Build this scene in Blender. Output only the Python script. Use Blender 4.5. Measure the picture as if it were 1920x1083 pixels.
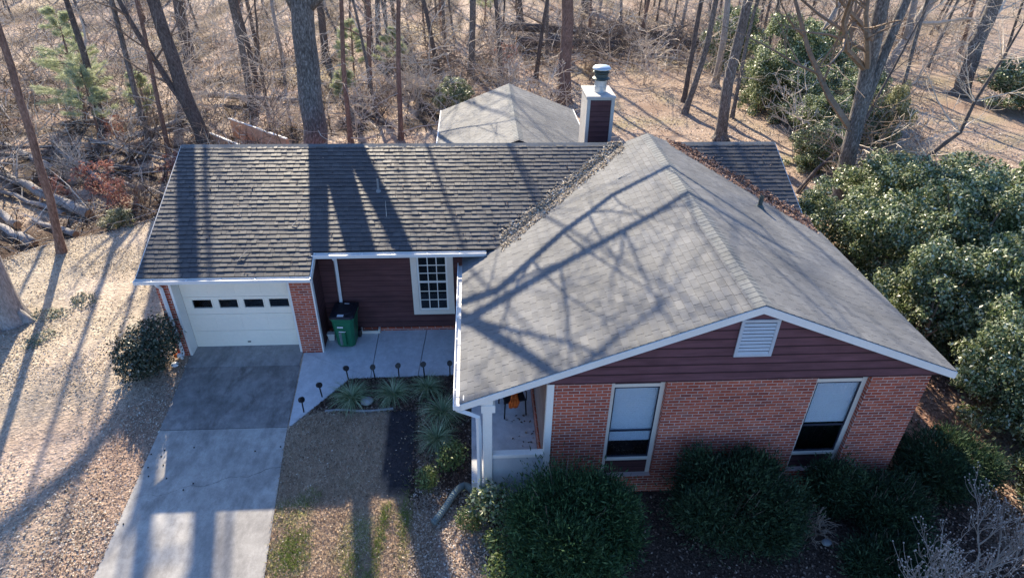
import bpy, bmesh, math, random
import numpy as np
from mathutils import Vector, Matrix
# ------------------------------------------------------------------ scene, camera, light
S = bpy.context.scene
COL = S.collection
for o in list(bpy.data.objects):
    bpy.data.objects.remove(o)
R = math.radians

def setup_camera():
    p, y, r = R(-32.819), R(3.624), R(0.973)
    F = Vector((math.sin(y)*math.cos(p), math.cos(y)*math.cos(p), math.sin(p)))
    X = F.cross(Vector((0, 0, 1))).normalized()
    U = X.cross(F)
    X2 = X*math.cos(r) + U*math.sin(r)
    U2 = U*math.cos(r) - X*math.sin(r)
    cd = bpy.data.cameras.new('camera')
    cd.sensor_width = 36.0
    cd.lens = 1195.0/1920*36
    cd.clip_start = 0.1
    cd.clip_end = 2000
    c = bpy.data.objects.new('camera', cd)
    COL.objects.link(c)
    c.matrix_world = Matrix(((X2.x, U2.x, -F.x, 7.417), (X2.y, U2.y, -F.y, -13.409), (X2.z, U2.z, -F.z, 10.55), (0, 0, 0, 1)))
    S.camera = c
setup_camera()
SUN_AZ, SUN_EL = 15.5, 31.0
W = bpy.data.worlds.new('World')
S.world = W
W.use_nodes = True
nt = W.node_tree
bg = nt.nodes['Background']
sky = nt.nodes.new('ShaderNodeTexSky')
sky.sky_type = 'NISHITA'
sky.sun_disc = False
sky.sun_elevation = R(SUN_EL)
sky.sun_rotation = R(-SUN_AZ)
sky.ozone_density = 3.0
tint = nt.nodes.new('ShaderNodeMix')
tint.data_type = 'RGBA'; tint.blend_type = 'MULTIPLY'
tint.inputs[0].default_value = 1.0
tint.inputs[7].default_value = (.88, 1.08, 1.40, 1)          # clear cold winter sky
nt.links.new(sky.outputs[0], tint.inputs[6])
nt.links.new(tint.outputs[2], bg.inputs[0])
bg.inputs[1].default_value = 0.090
sl = bpy.data.lights.new('sun', 'SUN')
sl.energy = 5.0
sl.angle = R(0.5)
sl.color = (1.0, 0.865, 0.67)
so = bpy.data.objects.new('sun', sl)
COL.objects.link(so)
so.rotation_euler = Vector((math.sin(R(SUN_AZ))*math.cos(R(SUN_EL)), -math.cos(R(SUN_AZ))*math.cos(R(SUN_EL)), -math.sin(R(SUN_EL)))).to_track_quat('-Z', 'Y').to_euler()
so.location = (0, 30, 40)
S.view_settings.view_transform = 'Standard'
S.view_settings.look = 'None'
S.view_settings.exposure = 1.32
S.view_settings.gamma = 1.0

# ------------------------------------------------------------------ object helpers
def link(name, data, parent=None, loc=None):
    o = bpy.data.objects.new(name, data)
    COL.objects.link(o)
    if parent:
        o.parent = parent
    if loc is not None:
        o.location = loc
    return o
def tag(o, label=None, cat=None, group=None, kind=None):
    if label: o['label'] = label
    if cat: o['category'] = cat
    if group: o['group'] = group
    if kind: o['kind'] = kind
    return o
def thing(name, label, cat, loc=(0, 0, 0), rz=0.0, group=None):
    o = link(name, None, None, loc)
    o.rotation_euler.z = rz
    o.empty_display_size = 0.2
    return tag(o, label, cat, group)
def dup(root, loc, rz=0.0, sc=1.0, label=None, group=None):
    r = root.copy()
    COL.objects.link(r)
    r.location = loc
    r.rotation_euler = (0, 0, rz)
    r.scale = (sc, sc, sc) if not isinstance(sc, tuple) else sc
    if label: r['label'] = label
    if group: r['group'] = group
    for ch in list(root.children):
        c = ch.copy()
        COL.objects.link(c)
        c.parent = r
        for g in list(ch.children):
            d = g.copy()
            COL.objects.link(d)
            d.parent = c
    return r

class MB:
    """collects shapes and links them as one mesh object"""
    def __init__(s):
        s.v = []; s.f = []; s.second = set()
    def box(s, a, b):
        x0, y0, z0 = a; x1, y1, z1 = b
        i = len(s.v)
        s.v += [(x0, y0, z0), (x1, y0, z0), (x1, y1, z0), (x0, y1, z0), (x0, y0, z1), (x1, y0, z1), (x1, y1, z1), (x0, y1, z1)]
        s.f += [(i, i+3, i+2, i+1), (i+4, i+5, i+6, i+7), (i, i+1, i+5, i+4), (i+1, i+2, i+6, i+5), (i+2, i+3, i+7, i+6), (i+3, i, i+4, i+7)]
    def hexa(s, bot, top):
        i = len(s.v)
        s.v += list(bot) + list(top)
        n = len(bot)
        s.f.append(tuple(i+n-1-k for k in range(n)))
        s.f.append(tuple(i+n+k for k in range(n)))
        for k in range(n):
            k2 = (k+1) % n
            s.f.append((i+k, i+k2, i+n+k2, i+n+k))
    def prism(s, poly, off):
        """poly (list of 3d points) extruded by off"""
        top = [tuple(p[k]+off[k] for k in range(3)) for p in poly]
        s.hexa(poly, top)
    def poly(s, pts):
        i = len(s.v)
        s.v += [tuple(p) for p in pts]
        s.f.append(tuple(range(i, i+len(pts))))
    def tube(s, pts, rad, n=6, cap=True):
        m = len(pts)
        base = len(s.v)
        P = [Vector(p) for p in pts]
        d0 = (P[1]-P[0]).normalized()
        a = Vector((0, 0, 1)) if abs(d0.z) < .9 else Vector((1, 0, 0))
        side = d0.cross(a).normalized()
        for k in range(m):
            if k == 0: d = P[1]-P[0]
            elif k == m-1: d = P[-1]-P[-2]
            else: d = P[k+1]-P[k-1]
            d.normalize()
            side = (side - d*side.dot(d))
            if side.length < 1e-6: side = d.orthogonal()
            side.normalize()
            up = d.cross(side)
            r = rad[k] if isinstance(rad, (list, tuple)) else rad
            for j in range(n):
                t = 2*math.pi*j/n
                q = P[k] + side*(r*math.cos(t)) + up*(r*math.sin(t))
                s.v.append((q.x, q.y, q.z))
        for k in range(m-1):
            for j in range(n):
                j2 = (j+1) % n
                s.f.append((base+k*n+j, base+k*n+j2, base+(k+1)*n+j2, base+(k+1)*n+j))
        if cap:
            s.f.append(tuple(base+n-1-j for j in range(n)))
            s.f.append(tuple(base+(m-1)*n+j for j in range(n)))
    def lathe(s, prof, c, n=20):
        base = len(s.v)
        for r, z in prof:
            for j in range(n):
                t = 2*math.pi*j/n
                s.v.append((c[0]+r*math.cos(t), c[1]+r*math.sin(t), c[2]+z))
        for k in range(len(prof)-1):
            for j in range(n):
                j2 = (j+1) % n
                s.f.append((base+k*n+j, base+k*n+j2, base+(k+1)*n+j2, base+(k+1)*n+j))
        s.f.append(tuple(base+n-1-j for j in range(n)))
        s.f.append(tuple(base+(len(prof)-1)*n+j for j in range(n)))
    def ball(s, c, r, n=8, m=5, sq=(1, 1, 1), jit=0.0, rng=None):
        base = len(s.v)
        for k in range(m+1):
            ph = math.pi*k/m
            for j in range(n):
                t = 2*math.pi*j/n
                q = r*(1 + (rng.uniform(-jit, jit) if rng else 0))
                s.v.append((c[0]+q*sq[0]*math.sin(ph)*math.cos(t), c[1]+q*sq[1]*math.sin(ph)*math.sin(t), c[2]-q*sq[2]*math.cos(ph)))
        for k in range(m):
            for j in range(n):
                j2 = (j+1) % n
                s.f.append((base+k*n+j, base+k*n+j2, base+(k+1)*n+j2, base+(k+1)*n+j))
    def mesh(s, name, m, smooth=False):
        me = bpy.data.meshes.new(name)
        me.from_pydata(s.v, [], s.f)
        if smooth:
            me.polygons.foreach_set('use_smooth', [True]*len(me.polygons))
        for q in (m if isinstance(m, list) else [m]):
            me.materials.append(q)
        for k in s.second: me.polygons[k].material_index = 1
        me.update()
        return me
    def build(s, name, m, parent=None, smooth=False, bevel=0.0, loc=None):
        o = link(name, s.mesh(name, m, smooth), parent, loc)
        if bevel:
            b = o.modifiers.new('bevel', 'BEVEL')
            b.width = bevel; b.segments = 2; b.limit_method = 'ANGLE'
        return o

class PB:
    """like MB, but every shape becomes an object of its own"""
    def __init__(s): s.l = []
    def _n(s):
        m = MB(); s.l.append(m); return m
    def box(s, *a): s._n().box(*a)
    def prism(s, *a): s._n().prism(*a)
    def hexa(s, *a): s._n().hexa(*a)
    def build(s, name, m, parent=None, **kw):
        return [q.build(name, m, parent, **kw) for q in s.l]

def np_mesh(name, V, Q, m, smooth=False):
    """V (n,3) float array, Q (m,k) int array of equal sized faces"""
    me = bpy.data.meshes.new(name)
    k = Q.shape[1]
    me.vertices.add(len(V)); me.loops.add(Q.size); me.polygons.add(len(Q))
    me.vertices.foreach_set('co', np.ascontiguousarray(V, dtype=np.float32).ravel())
    me.loops.foreach_set('vertex_index', np.ascontiguousarray(Q, dtype=np.int32).ravel())
    me.polygons.foreach_set('loop_start', np.arange(0, Q.size, k, dtype=np.int32))
    me.polygons.foreach_set('loop_total', np.full(len(Q), k, dtype=np.int32))
    if smooth:
        me.polygons.foreach_set('use_smooth', np.ones(len(Q), dtype=bool))
    me.materials.append(m)
    me.update(calc_edges=True)
    me.validate()
    return me

# ------------------------------------------------------------------ materials
MATS = {}
class NT:
    def __init__(s, name):
        s.m = bpy.data.materials.new(name)
        s.m.use_nodes = True
        s.t = s.m.node_tree
        s.b = s.t.nodes['Principled BSDF']
    def n(s, t, **kw):
        q = s.t.nodes.new(t)
        for k, v in kw.items(): setattr(q, k, v)
        return q
    def l(s, a, b): s.t.links.new(a, b)
    def coord(s, scale=None, kind='Object'):
        q = s.n('ShaderNodeTexCoord').outputs[kind]
        if scale:
            mp = s.n('ShaderNodeMapping')
            mp.inputs['Scale'].default_value = scale
            s.l(q, mp.inputs[0])
            q = mp.outputs[0]
        return q
    def noise(s, vec, scale, detail=3.0, rough=.55, out='Fac'):
        q = s.n('ShaderNodeTexNoise')
        q.inputs['Scale'].default_value = scale
        q.inputs['Detail'].default_value = detail
        q.inputs['Roughness'].default_value = rough
        if vec is not None: s.l(vec, q.inputs['Vector'])
        return q.outputs[out]
    def ramp(s, fac, stops, interp='LINEAR'):
        q = s.n('ShaderNodeValToRGB')
        q.color_ramp.interpolation = interp
        e = q.color_ramp.elements
        while len(e) < len(stops): e.new(.5)
        for i, (p, c) in enumerate(stops):
            e[i].position = p
            e[i].color = (c[0], c[1], c[2], 1) if not isinstance(c, (int, float)) else (c, c, c, 1)
        s.l(fac, q.inputs[0])
        return q.outputs[0]
    def mix(s, a, b, fac, mode='MIX'):
        q = s.n('ShaderNodeMix', data_type='RGBA', blend_type=mode)
        if isinstance(fac, (int, float)): q.inputs[0].default_value = fac
        else: s.l(fac, q.inputs[0])
        for i, v in ((6, a), (7, b)):
            if isinstance(v, (tuple, list)): q.inputs[i].default_value = (v[0], v[1], v[2], 1)
            else: s.l(v, q.inputs[i])
        return q.outputs[2]
    def bump(s, h, strength=.4, dist=.02):
        q = s.n('ShaderNodeBump')
        q.inputs['Strength'].default_value = strength
        q.inputs['Distance'].default_value = dist
        s.l(h, q.inputs['Height'])
        s.l(q.outputs[0], s.b.inputs['Normal'])
    def col(s, c): s.l(c, s.b.inputs['Base Color'])
    def fin(s, rough=.8, spec=.3):
        s.b.inputs['Roughness'].default_value = rough
        s.b.inputs['Specular IOR Level'].default_value = spec
        MATS[s.m.name] = s.m
        return s.m

def simple(name, c, rough=.6, spec=.4, var=.15, scale=4.0, metal=0.0):
    """paint / plastic with a little uneven wear"""
    t = NT(name)
    co = t.coord()
    a = tuple(x*(1-var) for x in c); b = tuple(min(1, x*(1+var)) for x in c)
    f = t.mix(t.ramp(t.noise(co, scale, 4), [(.3, a), (.7, b)]), t.ramp(t.noise(co, scale*14, 2), [(.35, a), (.65, b)]), .4)
    t.col(f)
    t.b.inputs['Metallic'].default_value = metal
    return t.fin(rough, spec)

def islands(name, stops, rough=.7, spec=.3, noise_scale=None, transl=0.0):
    """every separate piece (leaf, shingle, blade) its own tone"""
    t = NT(name)
    g = t.n('ShaderNodeNewGeometry').outputs['Random Per Island']
    c = t.ramp(g, stops)
    if noise_scale:
        c = t.mix(c, t.ramp(t.noise(t.coord(kind='Object'), noise_scale, 3), [(.3, .62), (.7, 1.0)]), 1.0, 'MULTIPLY')
    t.col(c)
    t.fin(rough, spec)
    if transl:
        tr = t.n('ShaderNodeBsdfTranslucent')
        t.l(c, tr.inputs[0])
        mx = t.n('ShaderNodeMixShader')
        mx.inputs[0].default_value = transl
        t.l(t.b.outputs[0], mx.inputs[1]); t.l(tr.outputs[0], mx.inputs[2])
        t.l(mx.outputs[0], t.t.nodes['Material Output'].inputs[0])
    return t.m

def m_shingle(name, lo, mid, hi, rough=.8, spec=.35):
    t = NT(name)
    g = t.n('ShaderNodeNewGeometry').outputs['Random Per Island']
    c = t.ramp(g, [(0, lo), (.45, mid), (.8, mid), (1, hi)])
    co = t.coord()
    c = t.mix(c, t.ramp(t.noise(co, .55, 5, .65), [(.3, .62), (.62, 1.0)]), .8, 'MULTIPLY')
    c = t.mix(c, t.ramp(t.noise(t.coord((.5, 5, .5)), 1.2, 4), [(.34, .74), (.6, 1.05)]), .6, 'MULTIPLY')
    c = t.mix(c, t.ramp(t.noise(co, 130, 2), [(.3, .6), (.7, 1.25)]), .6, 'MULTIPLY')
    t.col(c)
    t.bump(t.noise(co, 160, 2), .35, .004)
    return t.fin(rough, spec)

def m_brick():
    t = NT('red_brick')
    co = t.coord()
    sp = t.n('ShaderNodeSeparateXYZ'); t.l(co, sp.inputs[0])
    ad = t.n('ShaderNodeMath', operation='ADD'); t.l(sp.outputs[0], ad.inputs[0]); t.l(sp.outputs[1], ad.inputs[1])
    cb = t.n('ShaderNodeCombineXYZ'); t.l(ad.outputs[0], cb.inputs[0]); t.l(sp.outputs[2], cb.inputs[1])
    br = t.n('ShaderNodeTexBrick')
    t.l(cb.outputs[0], br.inputs['Vector'])
    br.inputs['Scale'].default_value = 1.0
    br.inputs['Brick Width'].default_value = .215
    br.inputs['Row Height'].default_value = .0745
    br.inputs['Mortar Size'].default_value = .0085
    br.inputs['Mortar Smooth'].default_value = .15
    br.inputs['Bias'].default_value = 0.0
    br.inputs['Color1'].default_value = (0, 0, 0, 1); br.inputs['Color2'].default_value = (1, 1, 1, 1)
    br.inputs['Mortar'].default_value = (.5, .5, .5, 1)
    c = t.ramp(br.outputs['Color'], [(0, (.26, .068, .05)), (.25, (.42, .09, .05)), (.6, (.50, .11, .06)), (.85, (.54, .15, .085)), (1, (.34, .12, .09))])
    c = t.mix(c, t.ramp(t.noise(co, 22, 4), [(.3, .7), (.7, 1.15)]), .8, 'MULTIPLY')
    mo = t.ramp(t.noise(co, 3, 4), [(.3, (.49, .355, .30)), (.7, (.61, .46, .395))])
    c = t.mix(c, mo, br.outputs['Fac'])
    c = t.mix(c, t.ramp(t.noise(co, 1.1, 4), [(.32, .7), (.6, 1.0)]), .6, 'MULTIPLY')
    t.col(c)
    iv = t.n('ShaderNodeMath', operation='SUBTRACT'); iv.inputs[0].default_value = 1.0; t.l(br.outputs['Fac'], iv.inputs[1])
    t.bump(iv.outputs[0], .5, .008)
    return t.fin(.88, .2)

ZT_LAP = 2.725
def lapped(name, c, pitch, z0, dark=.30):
    """painted lap boards, the shadow line of each joint put into the colour"""
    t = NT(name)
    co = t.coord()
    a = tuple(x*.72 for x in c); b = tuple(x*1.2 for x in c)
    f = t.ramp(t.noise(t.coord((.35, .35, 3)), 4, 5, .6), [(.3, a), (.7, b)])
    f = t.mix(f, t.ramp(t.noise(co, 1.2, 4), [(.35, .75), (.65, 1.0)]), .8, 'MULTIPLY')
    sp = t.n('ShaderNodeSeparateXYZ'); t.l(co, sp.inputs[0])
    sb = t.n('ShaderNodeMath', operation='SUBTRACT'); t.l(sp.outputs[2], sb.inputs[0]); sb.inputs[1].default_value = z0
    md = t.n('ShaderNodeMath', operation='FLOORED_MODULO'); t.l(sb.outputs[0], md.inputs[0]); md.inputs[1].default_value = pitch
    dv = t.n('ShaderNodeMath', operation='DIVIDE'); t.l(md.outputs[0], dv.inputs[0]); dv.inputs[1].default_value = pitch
    f = t.mix(f, t.ramp(dv.outputs[0], [(0, dark), (.10, dark), (.16, 1.0), (.90, 1.0), (1.0, dark*.5+.5)]), 1.0, 'MULTIPLY')  # shadow line at every lap, drawn as a darker band of colour
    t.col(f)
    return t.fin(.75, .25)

def m_bark(name, a, b, c3, scale=1.0):
    t = NT(name)
    co = t.coord((15*scale, 15*scale, 5.5*scale))
    n1 = t.noise(co, 1.5, 6, .65)
    c = t.ramp(n1, [(.3, a), (.52, b), (.72, c3)])
    c = t.mix(c, t.ramp(t.noise(t.coord(), 1.3, 3), [(.35, .6), (.65, 1.0)]), .7, 'MULTIPLY')
    t.col(c)
    t.bump(n1, .8, .03)
    return t.fin(.92, .15)

def m_ground():
    t = NT('leaf_litter_ground')
    co = t.coord()
    at = t.n('ShaderNodeAttribute'); at.attribute_name = 'gcol'
    big = t.noise(co, .5, 5, .6)
    nd = t.n('ShaderNodeTexNoise'); nd.inputs['Scale'].default_value = 9; t.l(co, nd.inputs[0])
    wc = t.mix(co, nd.outputs['Color'], .03)
    vo = t.n('ShaderNodeTexVoronoi'); vo.inputs['Scale'].default_value = 17; t.l(wc, vo.inputs['Vector'])
    leaf = t.ramp(vo.outputs['Color'], [(0, .6), (.35, .88), (.7, 1.08), (1, 1.4)])
    vo2 = t.n('ShaderNodeTexVoronoi'); vo2.inputs['Scale'].default_value = 46; t.l(wc, vo2.inputs['Vector'])
    leaf2 = t.ramp(vo2.outputs['Color'], [(0, .62), (.5, .97), (1, 1.35)])
    c = t.mix(at.outputs['Color'], leaf, .75, 'MULTIPLY')
    c = t.mix(c, leaf2, .7, 'MULTIPLY')
    c = t.mix(c, t.ramp(big, [(.3, (.72, .70, .68)), (.7, (1.15, 1.12, 1.08))]), .8, 'MULTIPLY')
    t.col(c)
    hh = t.n('ShaderNodeMath', operation='ADD'); t.l(vo.outputs['Distance'], hh.inputs[0]); t.l(t.noise(co, 40, 3), hh.inputs[1])
    t.bump(hh.outputs[0], .7, .03)
    return t.fin(.95, .1)

def m_concrete(name, lo, hi, stain, stain_amt=.8):
    t = NT(name)
    co = t.coord()
    c = t.ramp(t.noise(co, .9, 6, .65), [(.28, lo), (.7, hi)])
    c = t.mix(c, t.ramp(t.noise(co, 60, 3), [(.3, .84), (.7, 1.1)]), .7, 'MULTIPLY')
    c = t.mix(c, t.ramp(t.noise(co, 5.5, 7, .7), [(.3, .74), (.62, 1.08)]), .8, 'MULTIPLY')
    st = t.ramp(t.noise(t.coord((1, .5, 1)), 1.9, 7, .75), [(.46, 0.0), (.66, 1.0)])
    m_ = t.n('ShaderNodeMath', operation='MULTIPLY'); t.l(st, m_.inputs[0]); m_.inputs[1].default_value = stain_amt
    c = t.mix(c, stain, m_.outputs[0])
    t.col(c)
    t.bump(t.noise(co, 90, 3), .25, .004)
    return t.fin(.85, .25)

def m_glass(name='window_glass', refl=.18):
    t = NT(name)
    tr = t.n('ShaderNodeBsdfTransparent'); tr.inputs[0].default_value = (.95, .98, 1, 1)
    gl = t.n('ShaderNodeBsdfGlossy'); gl.inputs['Roughness'].default_value = .03
    t.l(t.ramp(t.noise(t.coord(), 3), [(.3, (.8, .9, 1)), (.7, (1, 1, 1))]), gl.inputs[0])
    mx = t.n('ShaderNodeMixShader')
    mx.inputs[0].default_value = refl; t.l(tr.outputs[0], mx.inputs[1]); t.l(gl.outputs[0], mx.inputs[2])
    t.l(mx.outputs[0], t.t.nodes['Material Output'].inputs[0])
    MATS[name] = t.m
    return t.m

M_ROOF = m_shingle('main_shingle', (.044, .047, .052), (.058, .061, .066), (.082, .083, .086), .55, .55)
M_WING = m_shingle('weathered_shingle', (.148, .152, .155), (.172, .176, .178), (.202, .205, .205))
M_BUTT = simple('black_asphalt_edge', (.045, .045, .047), .9, .15, .2, 3)
M_CAP = m_shingle('ridge_shingle', (.15, .162, .165), (.17, .182, .185), (.19, .202, .205))
M_BRICK = m_brick()
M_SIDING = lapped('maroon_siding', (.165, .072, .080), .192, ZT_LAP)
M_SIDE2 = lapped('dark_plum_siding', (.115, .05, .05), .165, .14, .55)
M_WHITE = simple('white_trim', (.82, .79, .72), .5, .4, .06, 2)
M_CREAM = simple('cream_trim', (.76, .68, .57), .55, .4, .06, 2)
M_DOOR = simple('garage_door_paint', (.95, .855, .70), .45, .4, .04, 1.2)
M_GUTTER = simple('gutter_aluminium', (.74, .74, .72), .38, .5, .06, 3)
M_TAUPE = lapped('taupe_porch_siding', (.32, .225, .19), .19, .41, .6)
M_VENT = simple('pale_vent_paint', (.50, .53, .55), .5, .4, .1, 3)
M_BLIND = simple('white_blind', (.92, .93, .93), .6, .3, .04, 2)
M_SASH = simple('dark_sash', (.035, .035, .05), .5, .4, .1, 3)
M_DARK = simple('dark_interior', (.012, .012, .014), .9, .1, .2, 3)
M_GLASS = m_glass()
M_GLASSD = m_glass('dark_pane_glass', .05)
M_DRIVE = m_concrete('driveway_concrete', (.30, .285, .26), (.46, .44, .40), (.17, .16, .15), .75)
M_DRIVE2 = m_concrete('stained_driveway_concrete', (.12, .113, .107), (.36, .345, .325), (.085, .076, .072), .8)
M_DRIVE3 = m_concrete('apron_concrete', (.26, .255, .25), (.37, .365, .355), (.15, .145, .14), .8)
M_WALK = m_concrete('walkway_concrete', (.50, .515, .53), (.61, .625, .63), (.40, .40, .405), .4)
M_BLACK = simple('black_plastic', (.012, .012, .015), .5, .4, .2, 6)
M_LID = simple('black_lid_plastic', (.014, .014, .02), .55, .35, .2, 5)
M_GREEN = simple('green_plastic', (.012, .135, .065), .45, .45, .12, 4)
M_LABEL = simple('white_label', (.75, .77, .78), .5, .3, .03, 5)
M_METAL = simple('galvanised_metal', (.55, .60, .62), .35, .6, .1, 5, .6)
M_FLUE = simple('grey_green_flue', (.065, .085, .08), .5, .5, .15, 5, .3)
M_PIPE = simple('weathered_lead_pipe', (.22, .23, .235), .6, .4, .2, 6)
M_CHIM = simple('weathered_chimney_paint', (.50, .465, .42), .65, .3, .15, 2.5)
M_ORANGE = simple('orange_cloth', (.75, .16, .03), .8, .2, .12, 6)
M_HOSE = simple('corrugated_pipe', (.15, .19, .19), .5, .4, .2, 6)
M_ROCK = simple('grey_stone', (.30, .31, .31), .85, .2, .25, 7)
M_RUST = simple('orange_board', (.62, .38, .25), .8, .2, .2, 3)
M_WOODW = simple('whitewashed_rail', (.72, .69, .65), .7, .2, .08, 3)
M_BARK = m_bark('grey_bark', (.055, .049, .045), (.185, .168, .152), (.44, .41, .38))
M_BARKD = m_bark('dark_bark', (.05, .044, .04), (.14, .12, .11), (.25, .22, .20))
M_BARKR = m_bark('reddish_bark', (.10, .065, .053), (.25, .165, .13), (.38, .28, .235))
M_BARKP = m_bark('pale_bark', (.20, .185, .17), (.38, .35, .325), (.54, .51, .47))
M_TWIG = simple('grey_twig', (.60, .515, .41), .9, .1, .3, .6)
M_TWIGD = simple('brown_twig', (.24, .185, .14), .9, .1, .35, .6)
M_GROUND = m_ground()
M_LEAF = islands('dry_leaves', [(0, (.18, .12, .085)), (.2, (.36, .275, .21)), (.55, (.52, .425, .34)), (.85, (.64, .55, .46)), (1, (.78, .71, .62))], .8, .2, None, .2)
M_LEAFL = islands('lawn_leaf_scraps', [(0, (.12, .08, .055)), (.4, (.32, .23, .155)), (.8, (.48, .38, .27)), (.96, (.62, .52, .4)), (1, (.85, .79, .68))], .8, .2, None, .2)
M_LEAFW = islands('woodland_leaves', [(0, (.12, .075, .055)), (.35, (.34, .24, .18)), (.7, (.54, .42, .33)), (1, (.76, .66, .54))], .8, .2, None, .2)
M_LEAFP = islands('pale_dry_leaves', [(0, (.20, .155, .11)), (.25, (.40, .335, .255)), (.6, (.53, .465, .37)), (.9, (.66, .60, .49)), (1, (.84, .79, .69))], .8, .2, None, .25)
M_LEAFR = islands('reddish_dry_leaves', [(0, (.13, .065, .045)), (.4, (.30, .17, .12)), (.8, (.44, .29, .21)), (1, (.62, .48, .38))], .8, .2, None, .2)
M_LEAFD = islands('brown_mulch_leaves', [(0, (.035, .024, .018)), (.5, (.10, .066, .05)), (.85, (.20, .135, .10)), (1, (.42, .32, .25))], .85, .15)
M_STRAW = islands('dormant_grass', [(0, (.22, .15, .105)), (.5, (.44, .325, .225)), (.85, (.58, .46, .34)), (1, (.72, .61, .47))], .85, .15)
M_TURF = islands('green_grass', [(0, (.09, .14, .02)), (.5, (.18, .26, .04)), (1, (.3, .38, .09))], .7, .2, None, .3)
M_HOLLY = islands('glossy_leaves', [(0, (.03, .05, .016)), (.35, (.09, .135, .048)), (.6, (.28, .34, .15)), (.88, (.50, .54, .32)), (1, (.74, .75, .58))], .36, .6, None, .3)
M_HOLLYY = islands('yellowish_leaves', [(0, (.10, .115, .045)), (.4, (.22, .235, .10)), (.75, (.36, .35, .18)), (1, (.58, .54, .38))], .45, .5, None, .3)
M_YEW = islands('dark_needles', [(0, (.018, .05, .022)), (.5, (.05, .115, .045)), (.9, (.10, .19, .07)), (1, (.18, .27, .10))], .6, .3, 2.0, .25)
M_JUN = islands('deep_green_needles', [(0, (.02, .042, .022)), (.5, (.045, .088, .04)), (1, (.10, .16, .07))], .6, .3, 2.0, .25)  # a darker green than the needles above, tone varied per piece
M_PINE = islands('pale_pine_needles', [(0, (.30, .34, .18)), (.5, (.46, .50, .29)), (1, (.66, .67, .46))], .6, .3, None, .3)
M_RED = islands('rusty_leaves', [(0, (.20, .075, .055)), (.5, (.36, .16, .12)), (1, (.55, .33, .26))], .7, .2, None, .25)
M_LIRI = islands('strap_leaves', [(0, (.09, .14, .065)), (.5, (.22, .30, .15)), (.85, (.38, .46, .27)), (1, (.60, .58, .40))], .5, .4, None, .15)
M_SHRUB = islands('light_green_leaves', [(0, (.05, .085, .02)), (.5, (.11, .16, .045)), (1, (.22, .27, .10))], .5, .4, None, .25)
M_BUD = simple('pale_flower_buds', (.42, .35, .30), .8, .2, .1, 8)
M_DOGW = simple('pale_dogwood_bark', (.34, .28, .235), .85, .2, .2, 4)
M_CUT = simple('cut_wood', (.42, .25, .14), .85, .15, .2, 9)

# ------------------------------------------------------------------ terrain
def smooth(e0, e1, x):
    t = np.clip((x-e0)/(e1-e0), 0, 1)
    return t*t*(3-2*t)
def gh_np(x, y):
    z = -0.08*np.clip(-0.3-y, 0, 9)
    # bank along the left edge of the lawn, dropping into the wood
    s = (y-6.9) - (x+5.2)*.78
    s = np.maximum(s, (-8.4-x)*.9)
    bank = smooth(0.0, 2.2, s)*smooth(-2.6, -5.0, x)
    z = z - .55*bank*(1-smooth(5, 16, s))
    away = smooth(1.5, 6, np.hypot(np.clip(np.abs(x-7.5)-9, 0, 999), np.clip(np.abs(y-1.5)-8, 0, 999)))
    z = z + away*(.10*np.sin(x*.7+.4*y)*np.cos(y*.55) + .05*np.sin(x*1.9)*np.sin(y*1.7+1))
    return z
def gh(x, y):
    return float(gh_np(np.float64(x), np.float64(y)))

def axis(lo, hi, d, far, g=1.16):
    core = list(np.arange(lo, hi+1e-6, d))
    a, s = [], d
    x = hi
    while x < far[1]:
        s = min(s*g, 40); x += s; a.append(x)
    b, s = [], d
    x = lo
    while x > far[0]:
        s = min(s*g, 40); x -= s; b.append(x)
    return np.array(b[::-1]+core+a)

rs = np.random.RandomState(7)
def vnoise(x, y, f, seed):
    r = np.random.RandomState(seed)
    o = 0
    for k in range(5):
        a = r.uniform(0, 6.28); p = r.uniform(0, 6.28, 2); ff = f*r.uniform(.6, 1.7)
        o = o + np.sin(ff*(x*math.cos(a)+y*math.sin(a))+p[0])*np.cos(ff*(-x*math.sin(a)+y*math.cos(a))*.8+p[1])
    return o/2.5

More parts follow.
